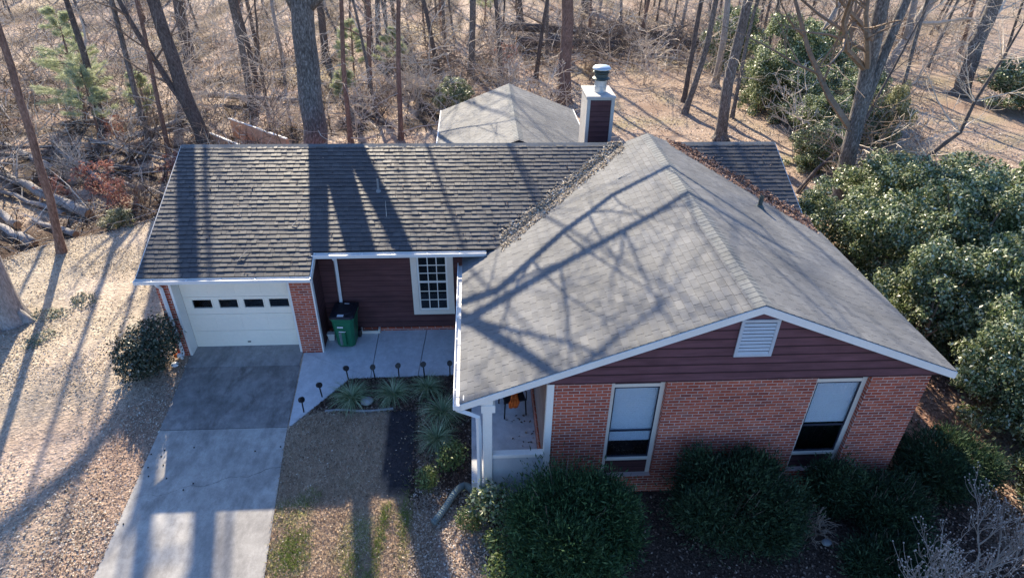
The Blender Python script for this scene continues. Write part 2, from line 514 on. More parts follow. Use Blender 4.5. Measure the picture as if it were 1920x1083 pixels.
def ground_colour(x, y):
    n1 = vnoise(x, y, 1.1, 1); n2 = vnoise(x, y, 3.3, 2); n3 = vnoise(x, y, .35, 3)
    def lay(c, new, w):
        return c*(1-w[..., None]) + np.array(new)*w[..., None]
    c = np.zeros(x.shape+(3,)) + np.array((.46, .395, .305))
    c = lay(c, (0.435, 0.304, 0.232), smooth(-.2, .8, n3+.3*n1)*.7)                 # browner patches of litter
    c = lay(c, (0.638, 0.522, 0.420), smooth(.1, .9, n1)*.4)
    # reddish pine straw along the driveway
    c = lay(c, (.36, .245, .18), smooth(-1.5, -.4, x+.5*n1)*smooth(.6, .2, x)*smooth(.2, -.5, y)*.7)
    # front lawn: dormant grass
    lawn = smooth(2.9, 3.3, x)*smooth(6.5, 6.1, x+.2*n2)*smooth(-1.9, -2.3, y)
    c = lay(c, (.40, .295, .205), lawn)
    gr = smooth(.15, .6, n2+.35*n1)*smooth(-3.8, -4.6, y)
    c = lay(c, (0.189, 0.217, 0.065), lawn*gr*.75)
    # planting bed and the strip beside the porch
    bed = smooth(2.9, 3.2, x)*smooth(-2.15, -1.95, y+.06*n2)*smooth(-.2, -.8, y)
    strip = smooth(6.05, 6.35, x+.15*n2)*smooth(7.4, 7.2, x)*smooth(-.6, -.9, y)
    c = lay(c, (0.109, 0.075, 0.061), np.maximum(bed, strip*smooth(-4.9, -4.2, y)))
    c = lay(c, (0.290, 0.210, 0.167), strip*smooth(-4.2, -4.9, y)*.8)
    pathw = smooth(5.15, 5.3, x+.05*n2+.07*(y+3))*smooth(6.1, 5.95, x+.05*n2+.07*(y+3))*smooth(-1.95, -2.1, y)*smooth(-4.8, -4.2, y)
    c = lay(c, (0.041, 0.038, 0.043), pathw)
    # deep mulch in front of the gable and down the right side
    fr = smooth(7.2, 7.7, x+.15*n2)*smooth(-4.2, -4.5, y)*smooth(19.5, 17.5, x+.6*n1)
    c = lay(c, (0.087, 0.061, 0.049), fr)
    sd = smooth(16.0, 16.4, x)*smooth(20, 18, x+.6*n1)*smooth(9, 7, y)
    c = lay(c, (0.290, 0.174, 0.123), sd*(1-fr))
    # reddish brown litter in the wood behind, with shade clumps painted in
    wood = smooth(9, 13, y+1.2*n1+.0*x)*smooth(16, 12, x)
    c = lay(c, (.50, .40, .32), wood*.9)
    c = lay(c, (.04, .03, .024), smooth(-.12, .15, n1+.4*n3+.4*n2)*wood*.9)  # clumps of shadow painted as near black patches of ground
    c = lay(c, (.30, .20, .165), smooth(.2, .8, -n1+.5*n2)*wood*.6)
    s = (y-6.9)-(x+5.2)*.78
    c = lay(c, (.075, .05, .038), smooth(-.1, .5, np.maximum(s, (-8.2-x)*.9)+.12*n2)*smooth(6, 3.5, s)*smooth(-2.6, -4, x)*.95)  # bank: dark litter, with the shade of dense growth painted in
    # right back yard: pinkish straw with greenish patches
    yard = smooth(12, 15, x)*smooth(7, 9, y)
    c = lay(c, (.37, .285, .225), yard*.95)
    c = lay(c, (.27, .255, .14), yard*smooth(.1, .8, n1)*.55)
    c = lay(c, (.24, .15, .105), yard*smooth(.3, .9, -n1+.4*n2)*.5)
    c = lay(c, (.16, .12, .085), smooth(30, 34, y)*smooth(.0, .7, n1)*.7)
    # pale dry grass far behind
    c = lay(c, (.60, .50, .32), smooth(.35, .8, n3)*smooth(24, 30, y)*smooth(10, 4, x)*.7)
    return c

def make_ground():
    xs = axis(-11, 21, .16, (-300, 320)); ys = axis(-9, 13, .16, (-60, 420))
    X, Y = np.meshgrid(xs, ys)
    Z = gh_np(X, Y)
    Z = Z + .012*vnoise(X, Y, 5, 9)
    paved = (X > edge_l(Y)+.15) & (X < edge_r(Y)-.15) & (Y < .3) | (X > 3.1) & (X < 16) & (Y > -.85) & (Y < 7.4) | (X > 7.4) & (X < 16) & (Y > -4.3) & (Y < 1)
    Z = Z - .09*paved
    V = np.stack([X, Y, Z], -1).reshape(-1, 3)
    nx, ny = len(xs), len(ys)
    I = np.arange(nx*ny).reshape(ny, nx)
    Q = np.stack([I[:-1, :-1], I[:-1, 1:], I[1:, 1:], I[1:, :-1]], -1).reshape(-1, 4)
    me = np_mesh('ground', V, Q, M_GROUND, True)
    c = ground_colour(X, Y).reshape(-1, 3)
    ca = me.color_attributes.new('gcol', 'FLOAT_COLOR', 'POINT')
    ca.data.foreach_set('color', np.concatenate([c, np.ones((len(c), 1))], 1).astype(np.float32).ravel())
    tag(link('ground', me), kind='structure')

# driveway slabs (real joints between them), walkway
def slab(mb, poly, up=.02, down=.12):
    top = [(x, y, gh(x, y)+up) for x, y in poly]
    bot = [(x, y, gh(x, y)-down) for x, y in poly]
    mb.hexa(bot, top)
def edge_l(y): return np.interp(y, [-12, -6, -2.5, .14], [.45, .22, .10, -.06])
def edge_r(y): return np.interp(y, [-12, -6.2, -2.55, .14], [3.9, 3.36, 2.97, 2.80])
make_ground()
def strip(mb, y0, y1, wob=0.0, up=.02):
    n = max(1, int(abs(y1-y0)/.5))
    ys = [y0+(y1-y0)*k/n for k in range(n+1)]
    for a, b in zip(ys[:-1], ys[1:]):
        slab(mb, [(edge_l(b), b), (edge_r(b), b), (edge_r(a), a), (edge_l(a), a)], up)
d = MB(); strip(d, -2.535, -12.0)
tag(d.build('driveway', M_DRIVE), kind='structure')
d = MB(); strip(d, -.51, -2.52)
tag(d.build('driveway_upper_slab', M_DRIVE2), kind='structure')
d = MB(); d.hexa([(-.06, .36, -.15), (-.05, -.50, -.15), (2.81, -.50, -.15), (2.80, .36, -.15)][::-1][::-1], [(-.06, .36, .035), (-.05, -.50, .006), (2.81, -.50, .006), (2.80, .36, .035)])
tag(d.build('driveway_apron', M_DRIVE3), kind='structure')
wk = MB()
for poly in ([(2.84, -.02), (4.68, -1.0), (4.68, .88), (3.34, .88), (3.34, -.02)],
             [(2.84, -.03), (3.0, -2.48), (3.05, -2.5), (4.17, -1.03), (4.67, -1.0)],
             [(4.695, -1.0), (5.86, -.985), (5.98, .88), (4.695, .88)],
             [(5.875, -.985), (7.2, -.97), (7.2, .88), (5.995, .88)]):
    slab(wk, poly, .03)
tag(wk.build('walkway', M_WALK, bevel=.006), kind='structure')
# a wandering crack across the lower drive
ck = MB(); r0 = random.Random(5)
pts = []
for k in range(40):
    t = k/39
    x = .22+3.0*t; y = -4.35+.72*t+.05*math.sin(t*23)+r0.uniform(-.015, .015)
    pts.append((x, y))
for k_, (a, b) in enumerate(zip(pts[:-1], pts[1:])):
    wA = .0015+.004*r0.random()*(k_/39.0)
    ck.poly([(a[0], a[1]-wA, gh(*a)+.0235), (b[0], b[1]-wA, gh(*b)+.0235), (b[0], b[1]+wA, gh(*b)+.0235), (a[0], a[1]+wA, gh(*a)+.0235)])
tag(ck.build('driveway_crack', M_DARK), kind='structure')

# ------------------------------------------------------------------ the house
XL, XR, YR, ZR = -.67, 16.05, 3.96, 4.23
SM = .433                         # main roof slope
EY1, EY2 = -.13, .51              # garage eave, entry eave
XS = 3.38                         # where the eave steps
YB = 7.95                         # back eave
XAP, ZAP, SWG = 12.32, 4.475, .393
XWL, XWR = 7.05, 16.35
YF = -4.65                        # front rake of the gable
def zm(y): return ZR - SM*abs(YR-y)
def zw(x): return ZAP - SWG*abs(XAP-x)
house = thing('house', 'single storey brick house with dark sided gable and grey shingle roofs', 'house', (0, 0, 0))

def tabs(mb, O, u, v, nrm, L, rng, urange, expo=.143, width=.305, thick=(.004, .008), jag=0.0, stag=.5, minw=.5, gap=.003):
    """rows of separate shingle tabs laid on a plane; urange(v) gives the covered span"""
    rows = int(L/expo)+1
    for k in range(rows):
        v0 = k*expo; v1 = min(v0+expo+.03, L)
        if v1-v0 < .03: continue
        for (ua, ub) in urange(min(v0+expo*.5, L)):
            x = ua
            first = (k % 2)*width*stag + rng.uniform(0, .06)
            while x < ub-.01:
                w = (first if first > .05 and x == ua else width*rng.uniform(minw, 2-minw))
                x2 = min(x+w, ub)
                if ub-x2 < .05: x2 = ub
                t = rng.uniform(*thick)
                vl = v0 + rng.uniform(-jag, jag)
                if k == 0: vl = v0-.015
                i = len(mb.v)
                a = gap
                for (uu, vv, h) in ((x+a, vl, t), (x2-a, vl, t), (x2-a, v1, .001), (x+a, v1, .001), (x+a, vl, 0), (x2-a, vl, 0)):
                    p = O+u*uu+v*vv+nrm*h
                    mb.v.append((p.x, p.y, p.z))
                mb.second.add(len(mb.f)+1)
                mb.f += [(i, i+1, i+2, i+3), (i+4, i+5, i+1, i), (i+4, i, i+3), (i+1, i+5, i+2)]
                x = x2
rng = random.Random(11)

# main roof
roof = MB()
def deck(mb, poly, t=.09):
    n0 = len(mb.f)
    mb.hexa([(x, y, z-t) for x, y, z in poly], [(x, y, z-.004) for x, y, z in poly])
    mb.second.update(range(n0, len(mb.f)))
deck(roof, [(XL, EY1, zm(EY1)), (XS, EY1, zm(EY1)), (XS, EY2, zm(EY2)), (XL, EY2, zm(EY2))])
deck(roof, [(XL, EY2, zm(EY2)), (XR, EY2, zm(EY2)), (XR, YR, ZR), (XL, YR, ZR)])
deck(roof, [(XL, YR, ZR), (XR, YR, ZR), (XR, YB, zm(YB)), (XL, YB, zm(YB))])
cs = 1/math.hypot(1, SM)
vF = Vector((0, cs, SM*cs)); nF = Vector((0, -SM*cs, cs))
def ur_main(v):
    y = EY1+v*cs
    if y < EY2: return [(XL, XS)]
    z = zm(y)
    # hidden beneath the wing between the two valleys
    dx = (ZAP-z)/SWG
    return [(XL, XAP-dx+.25), (XAP+dx-.25, XR)] if dx > .3 else [(XL, XR)]
tabs(roof, Vector((0, EY1, zm(EY1))), Vector((1, 0, 0)), vF, nF, (YR-EY1)/cs, rng, ur_main, thick=(.012, .021), jag=.008, width=.165, minw=.5)
vB = Vector((0, -cs, SM*cs)); nB = Vector((0, SM*cs, cs))
tabs(roof, Vector((0, YB, zm(YB))), Vector((1, 0, 0)), vB, nB, (YB-YR)/cs, rng, lambda v: [(XL, XR)], width=.6, expo=.143)
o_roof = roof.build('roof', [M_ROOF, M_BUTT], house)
o_roof['label'] = 'long dark main roof with striped shingle courses'
def ridge_cap(A, B, n1, n2, parent, half=.17, expo=.145):
    A = Vector(A); B = Vector(B); d = (B-A); L = d.length; d.normalize()
    mb = MB(); k = 0
    while k*expo < L:
        a = A+d*(k*expo); b = A+d*min(k*expo+expo+.05, L)
        for side in (n1, n2):
            s = Vector(side)
            j = rng.uniform(.92, 1.05)
            i = len(mb.v)
            up0 = Vector((0, 0, .015)); up1 = Vector((0, 0, .008))
            for q in (a+up0, a+up0+s*half*j, b+up1+s*half*j, b+up1):
                mb.v.append(tuple(q))
            for q in (a, a+s*half*j-Vector((0, 0, .0))):
                mb.v.append(tuple(q))
            mb.f += [(i, i+1, i+2, i+3), (i+4, i+5, i+1, i)]
        k += 1
    return mb.build('ridge_cap', M_CAP, parent)
ridge_cap((XL, YR, ZR), (XR, YR, ZR), (0, -cs, -SM*cs), (0, cs, -SM*cs), o_roof, .15)

# front gable roof
wing = MB()
cw = 1/math.hypot(1, SWG)
def ymax(x):
    z = zw(x)
    if z >= ZR: return 4.02
    y = YR-(ZR-z)/SM
    return max(y, .86) if x < XAP else max(y, .7)
def wdeck(side):
    xe = XWL if side < 0 else XWR
    N = 24
    xs = [xe+(XAP-xe)*k/N for k in range(N+1)]
    pts = [(x, ymax(x)+.03, zw(x)) for x in xs]
    poly = [(xe, YF, zw(xe))] + pts + [(XAP, YF, ZAP)]
    if side < 0: poly = poly[::-1]
    deck(wing, poly, .09)
wdeck(-1); wdeck(1)
vL = Vector((cw, 0, SWG*cw)); nL = Vector((-SWG*cw, 0, cw))
vR = Vector((-cw, 0, SWG*cw)); nR = Vector((SWG*cw, 0, cw))
tabs(wing, Vector((XWL, YF, zw(XWL))), Vector((0, 1, 0)), vL, nL, (XAP-XWL)/cw, rng, lambda v: [(-.02, ymax(XWL+v*cw)-YF)], thick=(.011, .015), jag=.004, minw=.9, gap=.0045)
tabs(wing, Vector((XWR, YF, zw(XWR))), Vector((0, 1, 0)), vR, nR, (XWR-XAP)/cw, rng, lambda v: [(-.02, ymax(XWR-v*cw)-YF)], thick=(.011, .015), jag=.004, minw=.9, gap=.0045)
wing.poly([(XAP, 4.045, ZAP), (XAP-.66, 4.045, zw(XAP-.66)-.06), (XAP+.66, 4.045, zw(XAP+.66)-.06)])
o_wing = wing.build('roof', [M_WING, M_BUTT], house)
o_wing['label'] = 'lighter grey weathered roof of the front gable'
ridge_cap((XAP, YF-.02, ZAP), (XAP, 4.05, ZAP), (-cw, 0, -SWG*cw), (cw, 0, -SWG*cw), o_wing, .19)

# rear wing roof
RX0, RX1, RXA, RYE, RZE = 6.03, 11.48, 8.8, 12.8, 2.42
SRW = (3.52-RZE)/(RXA-RX0)
rear = MB()
def zr_(x): return 3.52-SRW*abs(x-RXA)
deck(rear, [(RX0, 6.2, zr_(RX0)), (RXA, 6.2, 3.52), (RXA, RYE, 3.52), (RX0, RYE, zr_(RX0))])
deck(rear, [(RXA, 6.2, 3.52), (RX1, 6.2, zr_(RX1)), (RX1, RYE, zr_(RX1)), (RXA, RYE, 3.52)])
cr = 1/math.hypot(1, SRW)
tabs(rear, Vector((RX0, 6.2, zr_(RX0))), Vector((0, 1, 0)), Vector((cr, 0, SRW*cr)), Vector((-SRW*cr, 0, cr)), (RXA-RX0)/cr, rng, lambda v: [(0, RYE-6.2)], thick=(.009, .013), minw=.9, gap=.0045)
tabs(rear, Vector((RX1, 6.2, zr_(RX1))), Vector((0, 1, 0)), Vector((-cr, 0, SRW*cr)), Vector((SRW*cr, 0, cr)), (RX1-RXA)/cr, rng, lambda v: [(0, RYE-6.2)], thick=(.009, .013), minw=.9, gap=.0045)
o_rear = rear.build('roof', [M_WING, M_BUTT], house)
o_rear['label'] = 'pale roof of the wing behind the house'
ridge_cap((RXA, 6.3, 3.52), (RXA, RYE, 3.52), (-cr, 0, -SRW*cr), (cr, 0, -SRW*cr), o_rear, .17)

# walls
bw = PB()
def wall_x(mb, x0, x1, y, t, z0, z1):      # wall running along x, outer face at y (front)
    mb.box((x0, y, z0), (x1, y+t, z1))
bw.box((-.373, 0, -.5), (-.06, .33, 2.36))                       # left pier of the garage
bw.box((2.80, 0, -.5), (3.33, .33, 2.36))                        # right pier
bw.box((-.373, .335, -.5), (-.22, 7.6, 2.40))                    # left side wall
bw.box((-.21, 7.45, -.5), (16.02, 7.6, 2.40))                    # back wall
# front gable wall round the two window openings
W1, W2 = (9.87, 10.92), (13.80, 14.86)
ZB, ZT = .15, 2.70
bw.box((8.79, -4.545, -.7), (W1[0], -4.40, ZT+.02))
bw.box((W1[1], -4.545, -.7), (W2[0], -4.40, ZT+.02))
bw.box((W2[1], -4.545, -.7), (16.02, -4.40, ZT+.02))
bw.box((W1[0]+.001, -4.542, -.7), (W1[1]-.001, -4.40, ZB))
bw.box((W2[0]+.001, -4.542, -.7), (W2[1]-.001, -4.40, ZB))
bw.box((15.87, -4.395, -.7), (16.015, 7.44, 2.74))               # right side wall
bw.box((3.34, .875, -.2), (7.9, .99, .13))                       # brick base of the entry wall
bw.box((8.655, -4.40, -.2), (8.78, .6, .40))                     # brick base of the porch wall
bw.build('brick_wall', M_BRICK, house)
def lap(mb, x0, x1, y, z0, z1, board=.19, t=.016, out=-1, clip=None):
    """lap boards on a wall running along x, facing -y"""
    z = z0
    while z < z1-.01:
        z2 = min(z+board, z1)
        a0, a1, b0, b1 = x0, x1, x0, x1
        if clip:
            (a0, a1), (b0, b1) = clip(z), clip(z2)
        i = len(mb.v)
        mb.v += [(a0, y-t, z), (a1, y-t, z), (b1, y-.002, z2), (b0, y-.002, z2), (a0, y, z), (a1, y, z)]
        mb.f += [(i, i+1, i+2, i+3), (i+4, i+5, i+1, i)]
        z = z2
def lap_x(mb, x, y0, y1, z0, z1, board=.19, t=.016, sgn=1):
    z = z0
    while z < z1-.01:
        z2 = min(z+board, z1)
        i = len(mb.v)
        mb.v += [(x+sgn*t, y0, z), (x+sgn*t, y1, z), (x+sgn*.002, y1, z2), (x+sgn*.002, y0, z2), (x, y0, z), (x, y1, z)]
        f = [(i, i+1, i+2, i+3), (i+4, i+5, i+1, i)]
        mb.f += f if sgn > 0 else [tuple(reversed(q)) for q in f]
        z = z2
# gable siding
gs = MB()
gs.prism([(8.72, -4.55, ZT+.03), (16.34, -4.55, ZT+.03), (XAP, -4.55, ZAP-.10)], (0, .12, 0))
gap = .10
def gclip(z):
    return (max(8.70, XAP-(ZAP-gap-z)/SWG), min(16.34, XAP+(ZAP-gap-z)/SWG))
lap(gs, 0, 0, -4.553, ZT+.025, ZAP-gap, .192, .02, clip=gclip)
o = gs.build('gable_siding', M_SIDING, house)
# entry walls
es = MB()
es.box((3.18, .34, -.2), (3.325, .95, 2.55))
lap_x(es, 3.327, .12, .89, -.02, 2.6, .19, .014, 1)
es.box((3.34, .90, .13), (8.7, 1.02, 2.86))
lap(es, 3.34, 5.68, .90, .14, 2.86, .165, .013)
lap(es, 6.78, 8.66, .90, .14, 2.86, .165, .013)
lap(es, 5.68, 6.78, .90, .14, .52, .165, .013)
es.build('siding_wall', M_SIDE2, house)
ps = MB()
ps.box((8.70, -4.39, .40), (8.78, .88, 3.0))
lap_x(ps, 8.698, -4.44, .88, .41, 2.9, .19, .014, -1)
ps.build('porch_wall', M_TAUPE, house)
# garage header, jambs, trims
tr = PB()
tr.box((-.373, -.004, 2.36), (3.33, .33, 2.50))
tr.box((-.06, -.02, 0), (.0, .33, 2.36)); tr.box((2.741, .02, 0), (2.80, .33, 2.36))
tr.box((0, .20, 2.121), (2.741, .33, 2.36))
tr.box((3.325, -.02, 0), (3.36, .12, 2.40))                      # corner board of the garage
tr.box((8.66, -4.575, .05), (8.79, -4.44, 2.73))                 # corner board at the porch
tr.build('trim_board', M_WHITE, house)
# fascia and rake boards
fa = PB()
fa.box((XL-.02, EY1+.005, zm(EY1)-.19), (XS+.02, EY1+.03, zm(EY1)-.02))
fa.box((XS+.02, EY2+.005, zm(EY2)-.19), (7.62, EY2+.03, zm(EY2)-.02))
def rake(mb, A, B, h=.15, t=.035, drop=.012):
    # board below the roof edge, standing in the x-z plane at the front
    (x0, y0, z0), (x1, y1, z1) = A, B
    mb.prism([(x0, y0, z0-drop-h), (x1, y1, z1-drop-h), (x1, y1, z1-drop), (x0, y0, z0-drop)], (0, -t, 0))
rake(fa, (XWL, YF-.002, zw(XWL)), (XAP, YF-.002, ZAP))
rake(fa, (XAP, YF-.002, ZAP), (XWR, YF-.002, zw(XWR)))
# left and right rakes of the main roof, garage end rake, rear wing rakes
for x, sgn in ((XL-.001, -1), (XR+.001, 1)):
    for (ya, yb) in ((EY1 if sgn < 0 else EY2, YR), (YR, YB)):
        fa.prism([(x, ya, zm(ya)-.18), (x, yb, zm(yb)-.18), (x, yb, zm(yb)-.02), (x, ya, zm(ya)-.02)], (sgn*.03, 0, 0))
fa.prism([(XS+.002, EY1, zm(EY1)-.19), (XS+.002, EY2+.3, zm(EY2+.3)-.19), (XS+.002, EY2+.3, zm(EY2+.3)-.02), (XS+.002, EY1, zm(EY1)-.02)], (.03, 0, 0))
fa.prism([(RX0, RYE+.001, zr_(RX0)-.18), (RXA, RYE+.001, 3.52-.18), (RXA, RYE+.001, 3.50), (RX0, RYE+.001, zr_(RX0)-.02)], (0, .03, 0))
fa.prism([(RXA, RYE+.001, 3.52-.18), (RX1, RYE+.001, zr_(RX1)-.18), (RX1, RYE+.001, zr_(RX1)-.02), (RXA, RYE+.001, 3.50)], (0, .03, 0))
fa.box((RX0-.04, 8.0, zr_(RX0)-.14), (RX0-.002, RYE+.03, zr_(RX0)+.012)); fa.box((RX1+.002, 8.0, zr_(RX1)-.14), (RX1+.04, RYE+.03, zr_(RX1)+.012))
fa.box((XWR+.002, YF-.03, zw(XWR)-.16), (XWR+.03, .8, zw(XWR)-.02))
fa.build('fascia', M_WHITE, house)
# soffits
sf = PB()
sf.box((XL, EY1+.03, zm(EY1)-.20), (XS, .0-.006, zm(EY1)-.18))
sf.box((XS, EY2+.03, zm(EY2)-.20), (8.6, .895, zm(EY2)-.18))
sf.prism([(7.3, YF+.05, zw(7.3)-.12), (8.68, YF+.05, zw(8.68)-.12), (8.68, .85, zw(8.68)-.12), (7.3, .85, zw(7.3)-.12)], (0, 0, .02))
sf.build('soffit', M_WHITE, house)
# rear wing walls, side gables
rw = PB()
rw.box((RX0+.35, 7.62, -.4), (RX1-.35, RYE-.4, 2.42))
rw.prism([(RX0+.35, RYE-.4, 2.42), (RX1-.35, RYE-.4, 2.42), (RXA, RYE-.4, 3.40)], (0, -.1, 0))
for x in (-.373, 15.9):
    rw.prism([(x, .4, 2.40), (x, 7.6, 2.40), (x, YR, ZR-.12)], (.12, 0, 0))
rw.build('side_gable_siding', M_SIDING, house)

# gutters
def gutter_x(name, x0, x1, y, z, parent=house):
    g = MB()
    g.box((x0, y-.125, z-.095), (x1, y-.002, z-.085))
    g.prism([(x0, y-.125, z-.0851), (x0, y-.118, z-.0851), (x0, y-.118, z), (x0, y-.135, z), (x0, y-.135, z-.02)], (x1-x0, 0, 0))
    g.box((x0, y-.012, z-.0851), (x1, y-.002, z+.004))
    g.box((x0-.006, y-.13, z-.095), (x0-.0002, y-.002, z)); g.box((x1+.0002, y-.13, z-.095), (x1+.006, y-.002, z))
    k = x0+.4
    while k < x1-.1:
        g.box((k, y-.117, z-.012), (k+.025, y-.013, z-.004)); k += .8
    return g.build(name, M_GUTTER, parent)
gutter_x('gutter', XL-.03, XS+.02, EY1, zm(EY1)-.03)
gutter_x('gutter', XS-.02, 7.63, EY2, zm(EY2)-.03)
g = MB()
zg_ = zw(XWL)-.03
g.box((XWL-.125, YF-.04, zg_-.095), (XWL-.002, .5, zg_-.085))
g.box((XWL-.135, YF-.04, zg_-.0849), (XWL-.118, .5, zg_)); g.box((XWL-.012, YF-.04, zg_-.0849), (XWL-.002, .5, zg_+.004))
g.box((XWL-.13, YF-.05, zg_-.095), (XWL-.002, YF-.0402, zg_))
k = YF+.4
while k < .4:
    g.box((XWL-.117, k, zg_-.012), (XWL-.013, k+.025, zg_-.004)); k += .8
g.build('gutter', M_GUTTER, house)
# downspouts: square pipe along a path
def spout(pts, w=.085):
    m = MB()
    m.tube(pts, w*.62, 4)
    return m.build('downspout', M_GUTTER, house, bevel=.008)
ze = zm(EY1)-.12
spout([(-.22, EY1-.06, ze), (-.22, EY1-.06, ze-.06), (-.22, -.06, ze-.22), (-.22, -.055, 1.2), (-.22, -.055, .12), (-.22, -.2, .05)])
ze = zm(EY2)-.12
spout([(3.86, EY2-.06, ze), (3.86, EY2-.06, ze-.05), (3.80, .82, ze-.22), (3.78, .83, 1.2), (3.76, .83, .16), (3.60, .70, .10)])
ze = zg_-.09
spout([(XWL-.06, YF+.02, ze), (XWL-.06, YF+.02, ze-.06), (7.20, YF+.02, ze-.16), (7.37, YF+.03, ze-.26), (7.385, YF+.03, ze-.6), (7.385, YF+.03, .4), (7.385, YF+.03, -.2), (7.36, YF-.05, -.29)])

# garage door with its row of four panes
gd = MB()
GP = [(.215, .685), (.865, 1.325), (1.485, 1.965), (2.115, 2.60)]
zs = [0.012, .53, 1.06, 1.59, 2.121]
for k in range(4):
    if k == 2:
        za, zb = 1.255, 1.51
        gd.box((.002, .33, zs[2]+.004), (2.739, .37, za)); gd.box((.002, .33, zb), (2.739, .37, zs[3]-.004))
        xs = [.002]+[q for p in GP for q in p]+[2.739]
        for a, b in zip(xs[0::2], xs[1::2]):
            gd.box((a, .33, za), (b, .37, zb))
    else:
        gd.box((.002, .33, zs[k]+.004), (2.739, .37, zs[k+1]-.004))
    for j in range(4):                                   # shallow raised fields
        if k == 2: continue
        x0 = .10+j*.655; x1 = x0+.56
        gd.box((x0, .322, zs[k]+.10), (x1, .3299, zs[k+1]-.10))
o = gd.build('garage_door', M_DOOR, house, bevel=.006)
for a, b in GP:
    q = MB(); q.box((a, .345, 1.255), (b, .35, 1.51)); q.build('window_pane', M_GLASSD, o)
    q = MB()
    for (c0, c1) in (((a-.03, .318, 1.225), (b+.03, .3299, 1.2549)), ((a-.03, .318, 1.5101), (b+.03, .3299, 1.54)), ((a-.03, .318, 1.255), (a-.0001, .3299, 1.51)), ((b+.0001, .318, 1.255), (b+.03, .3299, 1.51))):
        q.box(c0, c1)
    q.build('window_frame', M_DOOR, o)
hd = MB(); hd.box((1.33, .312, .16), (1.41, .322, .19)); hd.build('handle', M_BLACK, o)
gi = MB(); gi.box((-.2, 3.0, -.1), (3.1, 3.1, 2.4)); gi.box((-.2, .38, -.08), (3.1, 2.99, -.02)); gi.build('garage_interior', M_DARK, house)

# entry window
wd = MB()
X0, X1, Z0, Z1 = 5.68, 6.78, .56, 2.50
for (a, b) in (((X0, .855, Z0), (X0+.16, .895, Z1)), ((X1-.16, .855, Z0), (X1, .895, Z1)), ((X0+.16, .855, Z0), (X1-.16, .895, Z0+.13)), ((X0+.16, .855, 2.37), (X1-.16, .895, Z1))):
    wd.box(a, b)
o = wd.build('window', M_CREAM, house, bevel=.005)
sx0, sx1 = X0+.16, X1-.16
fr = MB()
for (z0, z1, y) in ((Z0+.13, 1.60, .885), (1.56, 2.37, .872)):
    fr.box((sx0, y, z0), (sx0+.045, y+.028, z1)); fr.box((sx1-.045, y, z0), (sx1, y+.028, z1))
    fr.box((sx0+.045, y, z0), (sx1-.045, y+.028, z0+.05)); fr.box((sx0+.045, y, z1-.045), (sx1-.045, y+.028, z1))
    for k in (1, 2):
        x = sx0+.045+(sx1-sx0-.09)*k/3
        fr.box((x-.011, y+.004, z0+.05), (x+.011, y+.024, z1-.045))
        z = z0+.05+(z1-z0-.095)*k/3
        fr.box((sx0+.045, y+.006, z-.011), (sx1-.045, y+.022, z+.011))
fr.build('frame', M_WHITE, o)
pn = MB(); pn.box((sx0+.02, .8975, Z0+.15), (sx1-.02, .8990, 1.58)); pn.box((sx0+.02, .889, 1.59), (sx1-.02, .891, 2.35)); pn.build('pane', m_glass('entry_glass', .03), o)
bb = MB(); bb.box((sx0, .8995, Z0+.1), (sx1, .8998, 2.4)); bb.build('dark_room', M_DARK, o)

# the two tall windows in the brick gable
def tall_window(x0, x1, blind_z):
    w = MB()
    ry = -4.44                                              # recessed trims
    w.box((x0, ry, ZB), (x0+.09, -4.40, ZT)); w.box((x1-.09, ry, ZB), (x1, -4.40, ZT))
    w.box((x0+.09, ry+.004, 2.50), (x1-.09, -4.40, 2.58)); w.box((x0+.09, ry-.01, .53), (x1-.09, -4.40, .60))
    o = w.build('window', M_CREAM, house, bevel=.004)
    pa = PB(); pa.box((x0+.09, ry+.012, ZB), (x1-.09, -4.40, .53)); pa.box((x0+.09, ry+.012, 2.58), (x1-.09, -4.40, ZT))
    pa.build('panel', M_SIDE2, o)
    s = MB()
    a, b = x0+.09, x1-.09
    for (z0, z1, y) in ((.60, 1.36, ry+.020), (1.34, 2.50, ry+.006)):
        s.box((a, y, z0), (a+.022, y+.02, z1)); s.box((b-.022, y, z0), (b, y+.02, z1))
        s.box((a+.022, y, z0), (b-.022, y+.02, z0+.03)); s.box((a+.022, y, z1-.025), (b-.022, y+.02, z1))
    s.build('sash', M_SASH, o)
    g = MB(); g.box((a+.01, ry+.034, .61), (b-.01, ry+.036, 1.35)); g.box((a+.01, ry+.018, 1.35), (b-.01, ry+.0195, 2.49)); g.build('pane', M_GLASS, o)
    bl = MB()
    z = blind_z
    while z < 2.5:
        bl.box((a+.005, ry+.055, z), (b-.005, ry+.060, min(z+.046, 2.5))); z += .05
    bl.build('blind', M_BLIND, o)
    if blind_z < 1:
        return o
    return o
w1 = tall_window(*W1, 1.04); w2 = tall_window(*W2, 1.40)
w1['label'] = 'tall window with its blind pulled most of the way down'
ir = MB(); ir.box((8.8, -4.0, -.3), (15.8, -3.95, 2.9)); ir.box((8.8, -4.38, .3), (15.8, -4.01, .32)); ir.build('room_interior', M_DARK, house)

